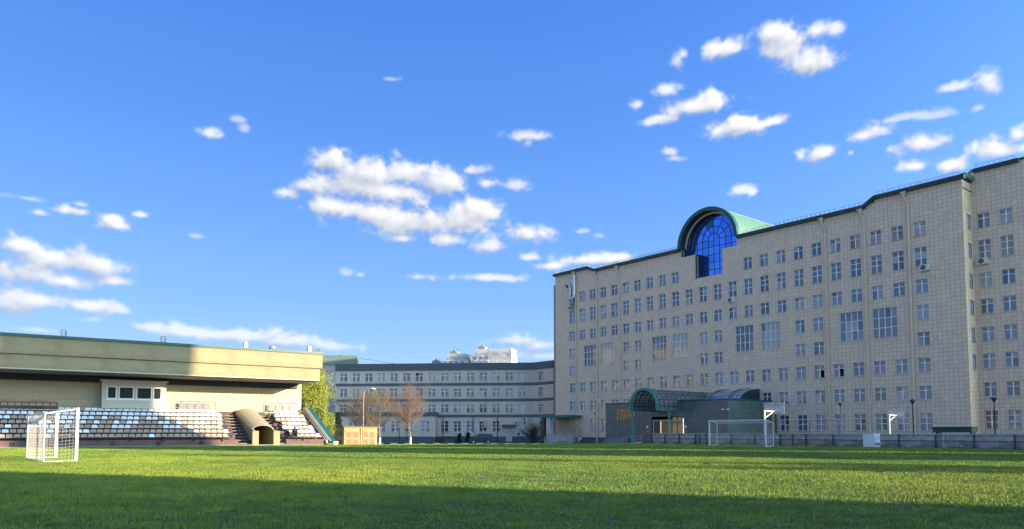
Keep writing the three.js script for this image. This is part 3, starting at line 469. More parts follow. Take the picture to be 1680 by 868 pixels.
  for (const s of [25.6, 32.6, 38.2]) part('rain_pipe', tube([s, YB, .15], [s, 4.6, .15], .07, .07, 8), mats.black, B);
  for (const [s, y, z] of [[16.2, -1, 3.35], [17.9, .5, 3.3]]) part('wall_pipe', tube([s, YB, z], [s, 3 + y, z], .06, .06, 6), mats.black, B);
  const at = (s, y, n) => { const v = V(s, y, n).applyAxisAngle(V(0, 1, 0), turn).add(V(A[0], 0, -A[1])); return [v.x, v.y, v.z]; };
  [[29.9, .55, 'air conditioner low on the grey wall, left one beside the parked van', 1.35, 0], [32.0, .55, 'air conditioner low on the grey wall, just left of the parked van', 1.35, 0], [35.2, 3.3, 'upper air conditioner between two ground floor windows above the van', 1, 0], [35.2, 2.5, 'lower air conditioner between two ground floor windows above the van', 1, 0], [42.8, 3.2, 'small air conditioner right of the small green door roof', .9, 0], [44.6, 4.0, 'air conditioner on the dark band above the big bush', 1.1, 0], [44.7, 3.1, 'air conditioner under the dark band above the big bush', 1, 0], [43.3, .6, 'air conditioner low on the wall behind the left side of the big bush', 1.3, 0]].forEach(([s, y, l, k]) => airConditioner(at(s, y, .36), turn, l, k));
}
// block seen over the left end of the wing
{
  const B = thing('rooftop_block', 'sunlit pale block with a green top rising behind the birch', 'building', [-49, YB, -196], .1);
  part('wall', bb(-8, 7.5, YB, 18.8, -8, 0), M(.52, .5, .45, .8, { map: rep(blotch, 7) }), B);
  part('green_top', bb(-8.2, 7.7, 18.8, 21.4, -8.2, .2), M(.13, .19, .16, .6), B);
  for (const s of [-5, 2]) for (const y of [5, 9, 13]) addWindow(B, s, y, .02, windowKit(1.6, 1.9, [.5], [.66]), { lift: YB });
  part('roof_rail', join([bar([2, 22.4, -1], [7, 22.4, -1], .06), ...[2, 4.5, 7].map((x) => bar([x, 21.4, -1], [x, 22.4, -1], .06))]), mats.rail, B);
}
// distant white apartment houses
{
  const r = rng(64);
  [[-39, 380, 13, 36.5, 'far white apartment house, lowest step at the left of the skyline'], [-28.5, 372, 14, 40.5, 'far white apartment house in the middle of the skyline, taller than its left neighbour'], [-10.5, 365, 21, 42.2, 'far white apartment house with a broad blank end wall at the right of the skyline']].forEach(([x, Z, w, h, label], n) => {
    const B = thing('apartment_house', label, 'building', [x, YB, -Z], -.25, 'white apartment houses on the skyline');
    part('wall', join([bb(-w / 2, w / 2, YB, h - 3, -12, 0), bb(-w / 2 + 2, n === 2 ? w / 2 : w / 2 - 2, h - 3, h, -11, -.5)]), M(.68, .67, .63, .8, { map: rep(blotch, 11) }), B);
    part('roof', join([bb(-w / 2 + 3, -w / 2 + 6.5, h, h + 1.6, -8, -3), bb(-w / 2 + 4, -w / 2 + 5, h + 1.6, h + 2.6, -6, -5)]), M(.25, .24, .23, .8), B);
    const cols = n === 2 ? [-8, -5, -2.2] : [-w / 2 + 1.5, -w / 2 + 4.5, -w / 2 + 7.5, -w / 2 + 10.5];
    for (const s of cols) for (let y = h - 4.6; y > h - 16; y -= 2.9) { const f = part('window', bx(1.7, 1.6, .12, s, y, .05), M(.16, .19, .23, .2, { ior: 1.9 }), B); mesh('balcony_panel', bx(1.9, .8, .5, s, y - 1.25, .25), M(.45, .47, .5, .7), f); }
    part('aerial', join([tube([0, h, -4], [0, h + 3, -4], .06), tube([-1, h + 2.4, -4], [1, h + 2.4, -4], .04)]), mats.darkGrey, B);
  });
}
// ---------------------------------------------------------------- grandstand
const ST = 34.5 * Math.PI / 180, stAt = (x, z) => { const v = V(x, 0, z).applyAxisAngle(V(0, 1, 0), ST); return [v.x - 16.2, v.z - 64.5]; };
{
  const B = thing('grandstand', 'cream roofed grandstand with brown and white seats along the pitch', 'grandstand', [-16.2, 0, -64.5], ST);
  const LX = -36, cream = M(.34, .275, .145, .75, { map: rep(noiseTex(512, .9, 1, 6, 6), 3.1) }), brown = M(.17, .095, .08, .85, { map: rep(blotch, 3) });
  const row = (i) => ({ y: .5 + .35 * i, z: -.25 - .85 * i });
  const gapL = -7.35, gapR = -3.45;
  // terraces, row by row, left and right of the stair and tunnel
  for (let i = 0; i < 7; i++) {
    const { y, z } = row(i), zb = i === 6 ? -6.6 : row(i + 1).z;
    for (const [a, b] of [[LX, gapL], [gapR, -.05]]) part('terrace_step', bb(a, b, -.4, y, zb, z + (i ? 0 : .25)), brown, B);
  }
  for (let i = 0; i < 7; i++) { const { y, z } = row(i); for (const [a, b] of [[LX, gapL - .2], [gapR + .3, -.3]]) { part('seat_beam', bb(a, b, y + .12, y + .19, z - .38, z - .12), mats.black, B); if (i) part('riser_plate', bb(a + .25, b - .02, y - .26, y + .13, z + (i ? .012 : .262), z + (i ? .03 : .28)), M(.02, .018, .024, .7), B); } }
  // flights of steps
  for (const [a, b] of [[gapL, -6.12], [-4.28, gapR]]) for (let i = 0; i < 10; i++) { const st = part('stair_step', bb(a + .02, b - .02, -.4, .12 + i * .262, -.4 - (i + 1) * .6, -.4 - i * .6), brown, B); mesh('tread', bb(a + .01, b - .01, .12 + i * .262, .2 + i * .262, -.4 - (i + 1) * .6, -.18 - i * .6), M(.38, .33, .25, .85, { map: rep(blotch, 2) }), st); }
  part('stair_landing', bb(gapL, gapR, 1.0, 2.9, -6.6, -6.35), brown, B);
  // players' tunnel with its arched roof
  const tn = part('tunnel_wall', prism([[0, -.4], [0, 1.1], [-5.6, 2.75], [-6.3, 2.75], [-6.3, -.4]].map(([z, y]) => [-z, y]), .16).rotateY(Math.PI / 2).translate(-6.12, 0, .2), cream, B);
  mesh('tunnel_wall_right', prism([[0, -.4], [0, 1.1], [5.6, 2.75], [6.3, 2.75], [6.3, -.4]], .16).rotateY(Math.PI / 2).translate(-4.44, 0, .2), cream, tn).name = 'side_wall';
  mesh('end_wall', bb(-5.95, -4.45, -.4, 3.0, -6.2, -6.0), cream, tn);
  const vault = (() => { const p = [], ix = [], n = 14; for (let k = 0; k < 2; k++) for (let e = 0; e < 2; e++) for (let i = 0; i <= n; i++) { const a = Math.PI * i / n, r = .96 - e * .05; p.push(-5.2 + Math.cos(a) * r * .98, (k ? 2.75 : 1.2) + Math.sin(a) * r * .5, k ? -6 : -.75); } const q = (a, b, c, d) => ix.push(a, b, c, a, c, d), m = n + 1; for (let i = 0; i < n; i++) { q(i, i + 1, 2 * m + i + 1, 2 * m + i); q(m + i + 1, m + i, 3 * m + i, 3 * m + i + 1); q(i + 1, i, m + i, m + i + 1); } const g = new THREE.BufferGeometry(); g.setAttribute('position', new THREE.Float32BufferAttribute(p, 3)); g.setIndex(ix); const o = g.toNonIndexed(); o.computeVertexNormals(); return o; })();
  part('tunnel_roof', vault, M(.44, .35, .24, .5), B);
  part('tunnel_pier', bb(-6.32, -5.82, -.4, 1.2, -.1, .3), cream, B); part('tunnel_pier', bb(-4.6, -4.08, -.4, 1.2, -.1, .3), cream, B);
  // seats: the nearest 300 one by one, the rest as one mass
  const shell = (() => { const s = new THREE.Shape(); s.moveTo(-.19, 0); s.lineTo(.19, 0); s.lineTo(.2, .11); s.quadraticCurveTo(.19, .2, .1, .205); s.lineTo(-.1, .205); s.quadraticCurveTo(-.19, .2, -.2, .11); const back = new THREE.ExtrudeGeometry(s, { depth: .04, bevelEnabled: false, curveSegments: 3 }).rotateX(-.2).translate(0, .03, -.17); return join([back, bx(.4, .05, .36, 0, .02, .03), bx(.38, .05, .04, 0, .02, .2)]); })();
  const sm = [M(.74, .75, .76, .45), M(.36, .235, .165, .5), M(.66, .67, .68, .5), M(.40, .275, .2, .5)], r = rng(19), spots = [];
  for (let i = 0; i < 7; i++) { const { y, z } = row(i); const off = (i * .618 % 1) * .4; for (let k = 0; k < 80; k++) { const x = -.5 - off - k * .455; if (x < LX + .3) break; if (x > gapL - .35 && x < gapR + .45) continue; if (i < 5 && x < gapL && x > gapL - .55) continue; const pw = [.06, .3, .42, .55, .74, .9, .97][i]; spots.push([x, y + .22, z - .25, r() < pw ? (r() < .6 ? 0 : 2) : (r() < .6 ? 1 : 3)]); } }
  for (const [i, yy, zz] of [[7, 3.14, -5.93], [8, 3.45, -6.3]]) for (let x = -20; x > LX; x -= .455) spots.push([x, yy, zz, r() < .5 ? 1 : 3]);
  part('upper_bench', join([bb(LX, -19.7, 2.75, 3.1, -6.12, -5.7), bb(LX, -19.7, 2.75, 3.42, -6.55, -6.12)]), brown, B);
  const view = V(0, 1.15, 0), wp = (s) => { const [x, z] = stAt(s[0], s[2]); return Math.hypot(x, z); }, inView = spots.filter((s) => { const [x, z] = stAt(s[0], s[2]); return x / -z > -.72; });
  inView.sort((a, b) => wp(a) - wp(b)); const near = new Set(inView.slice(0, 300)), rest = [[], []];
  for (const s of spots) { if (near.has(s)) mesh('seat', shell, sm[s[3]], B, [s[0], s[1], s[2]]); else rest[s[3] % 2].push(shell.clone().translate(s[0], s[1], s[2])); }
  stuff(mesh('far_seats', join([...rest[0].map((g) => tint(g, [.72, .73, .74])), ...rest[1].map((g) => tint(g, [.38, .25, .18]))]), M(1, 1, 1, .45, { vertexColors: true }), B));
  // small frames under the front row
  for (let x = LX + 1; x < -1; x += 2.2) if (x < gapL - .6 || x > gapR + .5) part('seat_bracket', bx(.05, .4, .2, x, .58, .06), mats.black, B);
  for (let x = LX + 1; x < gapL - .5; x += 3.1) part('wall_hook', join([bx(.05, .45, .06, x - .08, .2, .05), bx(.05, .45, .06, x + .08, .2, .05)]), mats.black, B);
  part('kerb', bb(LX, .3, -.4, .09, .02, .28), M(.2, .19, .18, .9), B);
  // back wall
  const wallTop = 5.68;
  part('back_wall', bb(LX, 0, -.4, wallTop, -7.0, -6.62), M(.4, .37, .29, .85), B);
  stuff(part('wall_tiles', tiles(LX, 0, .02, 5.14, .42, .42, [.44, .385, .265], { z: -6.62, seed: 51, jit: .035, proud: .02, joint: .025, openings: [[-.75, 1, 4.75, 9]] }), mats.stone, B));
  part('dark_beam', bb(LX, -.5, 5.16, 5.66, -6.61, -6.35), M(.018, .032, .034, .6), B);
  // roof: upper and lower band of the fascia with a groove between, soffit, green edge
  part('fascia', bb(LX - 2, .12, 5.72, 6.74, -7.4, -2.08), cream, B);
  part('fascia', bb(LX - 2, .3, 6.8, 8.06, -7.4, -1.96), cream, B);
  part('fascia_groove', bb(LX - 2, .06, 6.74, 6.8, -7.35, -2.14), M(.22, .2, .14, .8), B);
  part('soffit', bb(LX - 2, -.02, 5.66, 5.72, -7.35, -2.16), M(.3, .26, .2, .85), B);
  part('drip_edge', bb(LX - 2, .13, 5.69, 5.76, -2.1, -2.04), M(.6, .56, .42, .7), B);
  part('roof_edge', bb(LX - 2, .4, 8.06, 8.27, -7.5, -1.86), M(.02, .085, .075, .45), B);
  for (const x of [-30, -25.5, -20.6, -16, -11.2, -6.7, -2.2]) part('soffit_lamp', new THREE.CylinderGeometry(.12, .14, .08, 12).translate(x, 5.62, -2.6), mats.grey, B);
  for (const x of [-19.7, -12.8, -6.3, -.7]) { const f = part('roof_floodlight', join([bx(.28, .55, .22, x, 8.55, -2.6), bx(.1, .5, .1, x + .2, 8.5, -2.75)]), mats.grey, B); mesh('lamp_face', bx(.22, .42, .02, x, 8.56, -2.48), mats.reveal, f); }
  part('roof_vent', join([tube([-3.6, 8.2, -4], [-3.6, 8.55, -4], .15, .15, 10), new THREE.SphereGeometry(.32, 12, 6, 0, 6.3, 0, 1.57).translate(-3.6, 8.52, -4)]), mats.grey, B);
  // press box
  const pb = part('press_box', bb(-16.7, -11.95, 3.05, 5.25, -6.6, -5.55), M(.55, .525, .44, .7), B);
  mesh('press_box_roof', bb(-16.85, -11.8, 5.25, 5.36, -6.6, -5.42), M(.6, .58, .5, .6), pb); mesh('sill', bb(-16.4, -12.3, 3.72, 3.8, -5.55, -5.46), mats.white, pb);
  [[-16.35, -15.65], [-15.5, -14.4], [-14.2, -13.05], [-12.95, -12.3]].forEach(([a, b]) => { const f = mesh('window', join([bb(a, b, 3.8, 3.87, -5.55, -5.48), bb(a, b, 4.75, 4.82, -5.55, -5.48), bb(a, a + .07, 3.87, 4.75, -5.55, -5.48), bb(b - .07, b, 3.87, 4.75, -5.55, -5.48)]), mats.white, pb); mesh('pane', bb(a + .07, b - .07, 3.87, 4.75, -5.545, -5.52), mats.glass[3], f); });
  // rails behind the top row
  const rl = (x0, x1, y, z, h) => { const b = [tube([x0, y + h, z], [x1, y + h, z], .025), tube([x0, y + h * .5, z], [x1, y + h * .5, z], .02)]; for (let x = x0; x <= x1 + .01; x += (x1 - x0) / Math.max(1, Math.round((x1 - x0) / 1.6))) b.push(tube([x, y, z], [x, y + h, z], .025)); return join(b); };
  part('handrail', rl(-19.5, -16.9, 2.6, -6.25, 1.25), mats.rail, B); part('handrail', rl(-11.8, -7.5, 2.6, -6.25, 1.25), mats.rail, B); part('handrail', rl(-3.3, -.3, 2.6, -6.25, 1.25), mats.rail, B);
  for (const [a, b] of [[-10.8, -8.2], [-3.2, -.8]]) for (let x = a; x < b - .1; x += .65) part('wind_screen', bx(.6, .62, .015, x + .32, 3.35, -6.22), M(.4, .4, .4, .3, { transmission: .55, thickness: 0 }), B);
  // right end: sloping cheek wall, striped edge and green side panel
  part('end_cheek', prism([[0, -.4], [0, .35], [-6.3, 3.2], [-6.6, 3.2], [-6.6, -.4]].map(([z, y]) => [-z, y]), .14).rotateY(Math.PI / 2).translate(-.05, 0, .25), M(.5, .46, .36, .8), B);
  part('edge_trim', bar([.12, .42, .15], [.12, 3.3, -6.1], .12, .1), M(.3, .24, .15, .7), B); part('edge_trim', bar([.3, .36, .3], [.3, 3.35, -6.1], .1, .1), M(.45, .38, .26, .7), B);
  part('green_side', bar([.72, .12, .35], [.72, 3.3, -6.15], .45, .1), M(.016, .11, .095, .5), B); part('side_post', bb(.5, .95, -.4, .3, .2, .5), M(.45, .42, .34, .8), B);
  part('cable_duct', bar([.55, .05, .4], [-.1, .05, .5], .2), mats.darkGrey, B);
}

// ---------------------------------------------------------------- football goals
function goal(x, Z, dirX, dirZ, backX, backZ, label) {                // 5 m x 2 m frame, two thin posts behind, net
  const turn = Math.atan2(-(-dirZ), dirX), t = thing('football_goal', label, 'goal', [x, 0, -Z], turn, 'white goals at the two ends of the pitch');
  const inv = V(backX, 0, -backZ).applyAxisAngle(V(0, 1, 0), -turn).normalize(), bz = Math.sign(inv.z), D = 1.05;
  mesh('post', bx(.1, 2.05, .1, 0, 1.025, 0), mats.whiteMetal, t); mesh('post', bx(.1, 2.05, .1, 5, 1.025, 0), mats.whiteMetal, t);
  mesh('crossbar', bx(4.9, .1, .1, 2.5, 2.0, 0), mats.whiteMetal, t);
  for (const px of [0, 5]) { mesh('back_post', tube([px, 0, bz * D], [px, 1.82, bz * D], .03, .03, 8), mats.whiteMetal, t); mesh('top_bar', tube([px, 1.99, bz * .05], [px, 1.82, bz * D], .03, .03, 8), mats.whiteMetal, t); mesh('ground_bar', tube([px, .03, bz * .05], [px, .03, bz * D], .03, .03, 8), mats.whiteMetal, t); }
  mesh('back_bar', tube([0, 1.82, bz * D], [5, 1.82, bz * D], .025, .025, 8), mats.whiteMetal, t); mesh('back_ground_bar', tube([0, .03, bz * D], [5, .03, bz * D], .025, .025, 8), mats.whiteMetal, t);
  const n = [], th = .006, r = rng(Math.round(x * 10 + 900)), sag = (u) => Math.sin(Math.PI * u) * .06;
  for (let i = 1; i < 42; i++) n.push(bar([i * .12, .03, bz * (D - .02)], [i * .12 + (r() - .5) * .03, 1.8, bz * (D - .02)], th));
  for (let j = 1; j < 15; j++) n.push(bar([0, j * .12, bz * (D - .02)], [2.5, j * .12 - .03, bz * (D + .05)], th), bar([2.5, j * .12 - .03, bz * (D + .05)], [5, j * .12, bz * (D - .02)], th));
  for (const px of [.02, 4.98]) { for (let j = 1; j < 16; j++) n.push(bar([px, j * .12, 0], [px, j * .12 - sag(.5), bz * D * .5], th), bar([px, j * .12 - sag(.5), bz * D * .5], [px, j * .115, bz * D], th)); for (let j = 1; j < 9; j++) n.push(bar([px, .03, bz * j * .118], [px, 1.98 - j * .02, bz * j * .118], th)); }
  for (let i = 1; i < 42; i++) n.push(bar([i * .12, 1.97, bz * .05], [i * .12, 1.80, bz * D], th)); for (let j = 1; j < 9; j++) n.push(bar([0, 1.99 - j * .02, bz * j * .118], [5, 1.97 - j * .02, bz * j * .118], th));
  stuff(mesh('net', join(n), M(.45, .43, .38, .8), t));
  return t;
}
goal(-16.5, 28.1, -.632, .775, -.775, -.632, 'white football goal standing on the sunlit grass in front of the seats');
goal(15.75, 59.15, .632, -.775, .775, .632, 'white football goal standing in shade before the concrete wall');

// ---------------------------------------------------------------- concrete wall with rails along the right side
{
  const W = thing('perimeter_wall', 'stained concrete slab wall with teal posts and rails behind the far goal', 'wall', [13.5, 0, -71.5], TURN);
  const r = rng(23), conc = [0, 1, 2].map((i) => M(.50 + .04 * i, .46 + .04 * i, .395 + .035 * i, .9, { map: rep(noiseTex(512, .55, 1, 5, 6, 1, i + 3), 3.3), bumpMap: rep(grain, 1.1), bumpScale: .008 })), teal = M(.035, .075, .085, .5);
  const posts = []; let t = 0;
  while (t < 58) { const L = t < 6 ? 1.55 + r() * .5 : 2.2 + r() * .3; mesh('concrete_slab', bx(L - .03, .98 + r() * .02, .14, t + L / 2, .42, -.1), conc[Math.floor(r() * 3)], W); posts.push(t); t += L; }
  for (const p of posts) { const m = mesh('post', join([bx(.07, 1.0, .07, p, .46, .04), bar([p, .3, .06], [p, -.02, .26], .05)]), teal, W); mesh('foot', bx(.16, .03, .2, p, .01, .12), teal, m); }
  mesh('top_rail', bx(58, .06, .16, 29, .96, -.02), M(.42, .45, .48, .5), W); mesh('middle_rail', bx(58, .05, .05, 29, .5, .09), teal, W);
  for (const p of [5.6, 6.3, 14.7]) mesh('spare_post', bx(.06, .95, .06, p, .45, .07), teal, W);
  // start line painted on the wall
  const font = await new FontLoader().loadAsync('fonts/droid/droid_sans_regular.typeface.json'), paint = M(.62, .63, .64, .8);
  const put = (s, x, y, size) => { for (const ch of s) { if (ch !== ' ') { const g = new TextGeometry(ch, { font, size, depth: .006, curveSegments: 3 }); mesh('painted_letter', g.translate(x, y, -.026), paint, W); } x += size * .95; } };
  mesh('painted_bar', bx(.09, .8, .006, 25.95, .45, -.025), paint, W); put('СТАРТ', 26.15, .58, .26); put('1 км', 26.4, .1, .2);
  // light steel mesh frame standing on the wall's near end, and the wire fence that goes on from it
  const F = thing('mesh_panel', 'tan framed wire mesh panel above the start of the concrete wall', 'fence panel', [13.5, .95, -71.5], TURN), tan = M(.52, .46, .3, .5);
  for (const x of [.1, .95]) mesh('post', bx(.09, 1.3, .09, x, .65, -.15), tan, F); mesh('post', bx(.1, 1.42, .1, 3.6, .71, -.15), M(.4, .4, .38, .5), F); mesh('top_bar', bx(3.5, .08, .06, 1.85, 1.26, -.15), tan, F);
  const wires = []; for (let x = .15; x < 3.55; x += .11) wires.push(bx(.012, 1.22, .012, x, .63, -.15)); for (let y = .08; y < 1.25; y += .11) wires.push(bx(3.4, .012, .012, 1.85, y, -.15)); stuff(mesh('wire_mesh', join(wires), M(.13, .11, .08, .6), F));
  mesh('backing_sheet', bx(.8, 1.2, .02, .52, .64, -.2), M(.16, .1, .07, .8), F);
  const G = thing('wire_fence', 'thin wire fence above the concrete wall in front of the dark entrance hall', 'fence', (() => [13.5 + 3.8 * .632, .95, -(71.5 - 3.8 * .775)])(), TURN);
  for (const x of [4.2, 8.4, 12.2, 14.6]) mesh('post', bx(.05, 1.1, .05, x, .5, -.3), mats.darkGrey, G); mesh('top_wire', bx(14.7, .025, .025, 7.3, 1.05, -.3), mats.darkGrey, G); mesh('middle_wire', bx(14.7, .015, .015, 7.3, .55, -.3), mats.darkGrey, G);
  // dark green roofed players' bench behind the wall
  const p = V(26.2, 0, -1.4).applyAxisAngle(V(0, 1, 0), TURN), bs = thing('bench_shelter', 'dark green shelter roof showing above the concrete wall by the start mark', 'shelter', [13.5 + p.x, -.05, -71.5 + p.z], TURN);
  mesh('roof', join([bx(2.5, .34, 1.1, 0, 1.3, 0), bx(2.7, .05, 1.3, 0, 1.5, 0)]), M(.012, .05, .045, .5), bs); for (const s of [-1.1, 1.1]) mesh('leg', bx(.1, 1.15, .8, s, .57, -.1), mats.greenDark, bs); mesh('seat', bx(2.2, .06, .4, 0, .45, -.2), M(.2, .14, .08, .8), bs);
  // white cabinet in front of the wall
  const cb = thing('equipment_cabinet', 'white metal cabinet standing on the grass against the concrete wall', 'cabinet', [25.9, 0, -53.4], .62);
  mesh('body', bx(.82, .94, .82, 0, .5, 0), M(.78, .78, .76, .35), cb); mesh('front_panel', bx(.7, .62, .02, 0, .64, .42), M(.68, .72, .78, .4), cb); mesh('kick_board', bx(.72, .12, .02, 0, .24, .42), M(.32, .24, .13, .7), cb); mesh('lid', bx(.86, .04, .86, 0, .985, 0), M(.75, .76, .76, .4), cb);
  // low concrete block wall further back
  single('concrete_block', bx(7.8, .9, .4, 0, .45, 0), M(.42, .4, .36, .9, { map: rep(stain, 4) }), 'pale concrete barrier behind the wall below the ground floor windows', 'barrier', [32.8, lie(32.8, 68), -68], TURN);
}
// ---------------------------------------------------------------- basketball stands
function hoop(x, Z, turn, label, mode) {
  const y0 = lie(x, Z), t = thing('basketball_stand', label, 'basketball hoop', [x, y0, -Z], turn, 'basketball stands beyond the wall'), h = 3.35 - y0 * 0;
  mesh('pole', join([tube([0, 0, 0], [0, 3.15 - y0, 0], .1, .09, 12), bx(.4, .06, .4, 0, .03, 0)]), mode ? mats.whiteMetal : M(.75, .66, .45, .5), t);
  mesh('arm', join([bar([0, 3.1 - y0, 0], [.75, 3.05 - y0, -.9], .1), bar([0, 2.4 - y0, 0], [.62, 2.95 - y0, -.75], .08)]), mode ? mats.whiteMetal : M(.75, .66, .45, .5), t);
  const b = mesh('backboard', bx(1.8, 1.05, .04, .75, 3.35 - y0, -.95), M(.68, .65, .6, .6, { map: rep(blotch, 1.4) }), t);
  mesh('board_frame', join([bx(1.84, .05, .07, .75, 3.88 - y0, -.95), bx(1.84, .05, .07, .75, 2.82 - y0, -.95), bx(.04, 1.0, .07, -.15, 3.35 - y0, -.95), bx(.04, 1.0, .07, 1.65, 3.35 - y0, -.95), bx(.03, 1.0, .06, .75, 3.35 - y0, -.92)]), M(.5, .48, .46, .6), b);
  mesh('ring', new THREE.TorusGeometry(.225, .016, 8, 24).rotateX(Math.PI / 2).translate(.75, 2.98 - y0, mode ? -.62 : -1.25), M(.25, .09, .03, .5), b);
}
hoop(23.75, 69.6, -.47, 'pale basketball stand behind the far goal, nearer of the two', 0);
hoop(44.6, 87.5, -.47, 'basketball stand with a small white board before the ground floor windows', 1);
// ---------------------------------------------------------------- lamp posts
const lampG = 'black lamp posts';
function lampPost(x, Z, h, label) {
  const y0 = lie(x, Z), t = thing('lamp_post', label, 'lamp post', [x, y0, -Z], 0, lampG);
  mesh('post', join([tube([0, 0, 0], [0, h - .35, 0], .06, .04, 8), tube([0, 0, 0], [0, .6, 0], .1, .08, 8)]), mats.black, t);
  mesh('lantern', join([tube([0, h - .4, 0], [0, h - .12, 0], .06, .2, 10), tube([0, h - .12, 0], [0, h, 0], .26, .1, 10)]), mats.darkGrey, t); mesh('glass', new THREE.SphereGeometry(.13, 12, 8).translate(0, h - .22, 0), M(.4, .4, .4, .2), t);
}
lampPost(28.9, 65, 3.9, 'black lamp post left of the far basketball board'); lampPost(32.2, 59.4, 3.9, 'black lamp post right of the far basketball board'); lampPost(35.1, 53.8, 3.8, 'black lamp post before the set back bay at the right edge'); lampPost(13.1, 116, 5.1, 'black lamp post left of the dark entrance hall');
{
  const t = thing('street_lamp', 'tall white street lamp with a curved arm behind the yellow kiosk', 'street lamp', [-23.1, lie(-23.1, 115), -115]);
  mesh('pole', pathTube([[0, 0, 0], [0, 4, 0], [0, 7.6, 0], [.12, 8.5, 0], [.6, 8.95, 0], [1.3, 9.05, 0]], .07, 40, 8), mats.grey, t); mesh('lamp_head', new THREE.SphereGeometry(.32, 12, 8).scale(1.35, .35, .7).translate(1.45, 9.02, 0), mats.white, t);
}
// ---------------------------------------------------------------- transformer kiosk
{
  const t = thing('transformer_kiosk', 'yellow transformer kiosk with brown louvred double doors', 'kiosk', [-22.2, lie(-20, 99) - .1, -98], ST), yel = M(.50, .37, .12, .75, { map: rep(blotch, 3) }), dk = M(.34, .15, .065, .7);
  mesh('wall', bb(0, 4.7, 0, 2.6, -5, 0), yel, t); mesh('roof', bb(-.12, 4.82, 2.6, 2.72, -5.1, .14), M(.33, .17, .08, .7), t); mesh('pilaster', bb(2.28, 2.42, 0, 2.6, 0, .09), yel, t);
  for (const a of [.25, 2.6]) for (const k of [0, 1]) { const d = mesh('door', bb(a + k * .93, a + k * .93 + .9, .1, 2.2, .02, .06), M(.42, .22, .11, .65), t); for (const y of [.32, 1.3]) { mesh('louvre_panel', bb(a + k * .93 + .15, a + k * .93 + .75, y, y + .72, .06, .08), dk, d); for (let q = 0; q < 6; q++) mesh('slat', bb(a + k * .93 + .15, a + k * .93 + .75, y + .03 + q * .12, y + .08 + q * .12, .08, .1), M(.28, .12, .05, .7), d); } }
  const sd = mesh('side_door', bb(-.05, -.01, .05, 2.2, -3.6, -2.7), M(.3, .2, .08, .7), t); mesh('handle', bx(.04, .12, .04, -.07, 1.1, -2.8), mats.darkGrey, sd);
  for (const [y, z] of [[1.5, -1.6], [.35, -1.6]]) mesh('vent', bb(-.05, -.01, y, y + .65, z, z + .75), M(.16, .09, .04, .7), t);
}
// ---------------------------------------------------------------- van
{
  const t = thing('van', 'dark blue van parked in front of the grey four storey building', 'van', [-6.6, lie(-6.6, 157), -157], 0), paint = M(.006, .02, .07, .35, { clearcoat: .8 });
  mesh('body', prism([[-2.45, .35], [-2.45, .75], [-2.25, .98], [-1.5, 1.12], [-.85, 1.75], [-.4, 1.9], [2.1, 1.92], [2.38, 1.75], [2.45, .9], [2.45, .35], [1.95, .35], [1.86, .62], [1.6, .74], [1.34, .62], [1.25, .35], [-1.15, .35], [-1.24, .62], [-1.5, .74], [-1.76, .62], [-1.85, .35]], 1.8, .05).translate(0, 0, -.9), paint, t);
  for (const [a, b, c] of [[-1.2, -.3, 'windscreen_side'], [-.2, 1.0, 'window'], [1.1, 2.1, 'window']]) mesh(c === 'window' ? c : 'front_window', prism(c === 'window' ? [[a, 1.2], [b, 1.2], [b, 1.72], [a, 1.72]] : [[-1.25, 1.2], [b, 1.2], [b, 1.74], [-.75, 1.72]], .02).translate(0, 0, .94), M(.02, .03, .05, .05, GL), t);
  mesh('windscreen', bar([-1.5, 1.15, 0], [-.86, 1.74, 0], 1.6, .03), M(.02, .03, .05, .05, GL), t); mesh('rear_window', bx(.02, .5, 1.4, 2.46, 1.45, 0), M(.02, .02, .03, .05, GL), t);
  for (const x of [-1.5, 1.6]) for (const z of [.82, -.82]) { const w = mesh('wheel', new THREE.CylinderGeometry(.33, .33, .22, 20).rotateX(Math.PI / 2), M(.015, .015, .015, .9), t, [x, .33, z]); mesh('rim', new THREE.CylinderGeometry(.22, .22, .24, 16).rotateX(Math.PI / 2), mats.steel, w); }
  for (const z of [-.6, .6]) { mesh('headlight', bx(.1, .16, .35, -2.42, .82, z), mats.white, t); mesh('tail_light', bx(.06, .4, .14, 2.46, 1.1, z * 1.3), M(.3, .01, .01, .3), t); } mesh('beacon', tube([-.1, 1.95, 0], [-.1, 2.12, 0], .12, .09, 10), M(.02, .05, .3, .3), t);
}
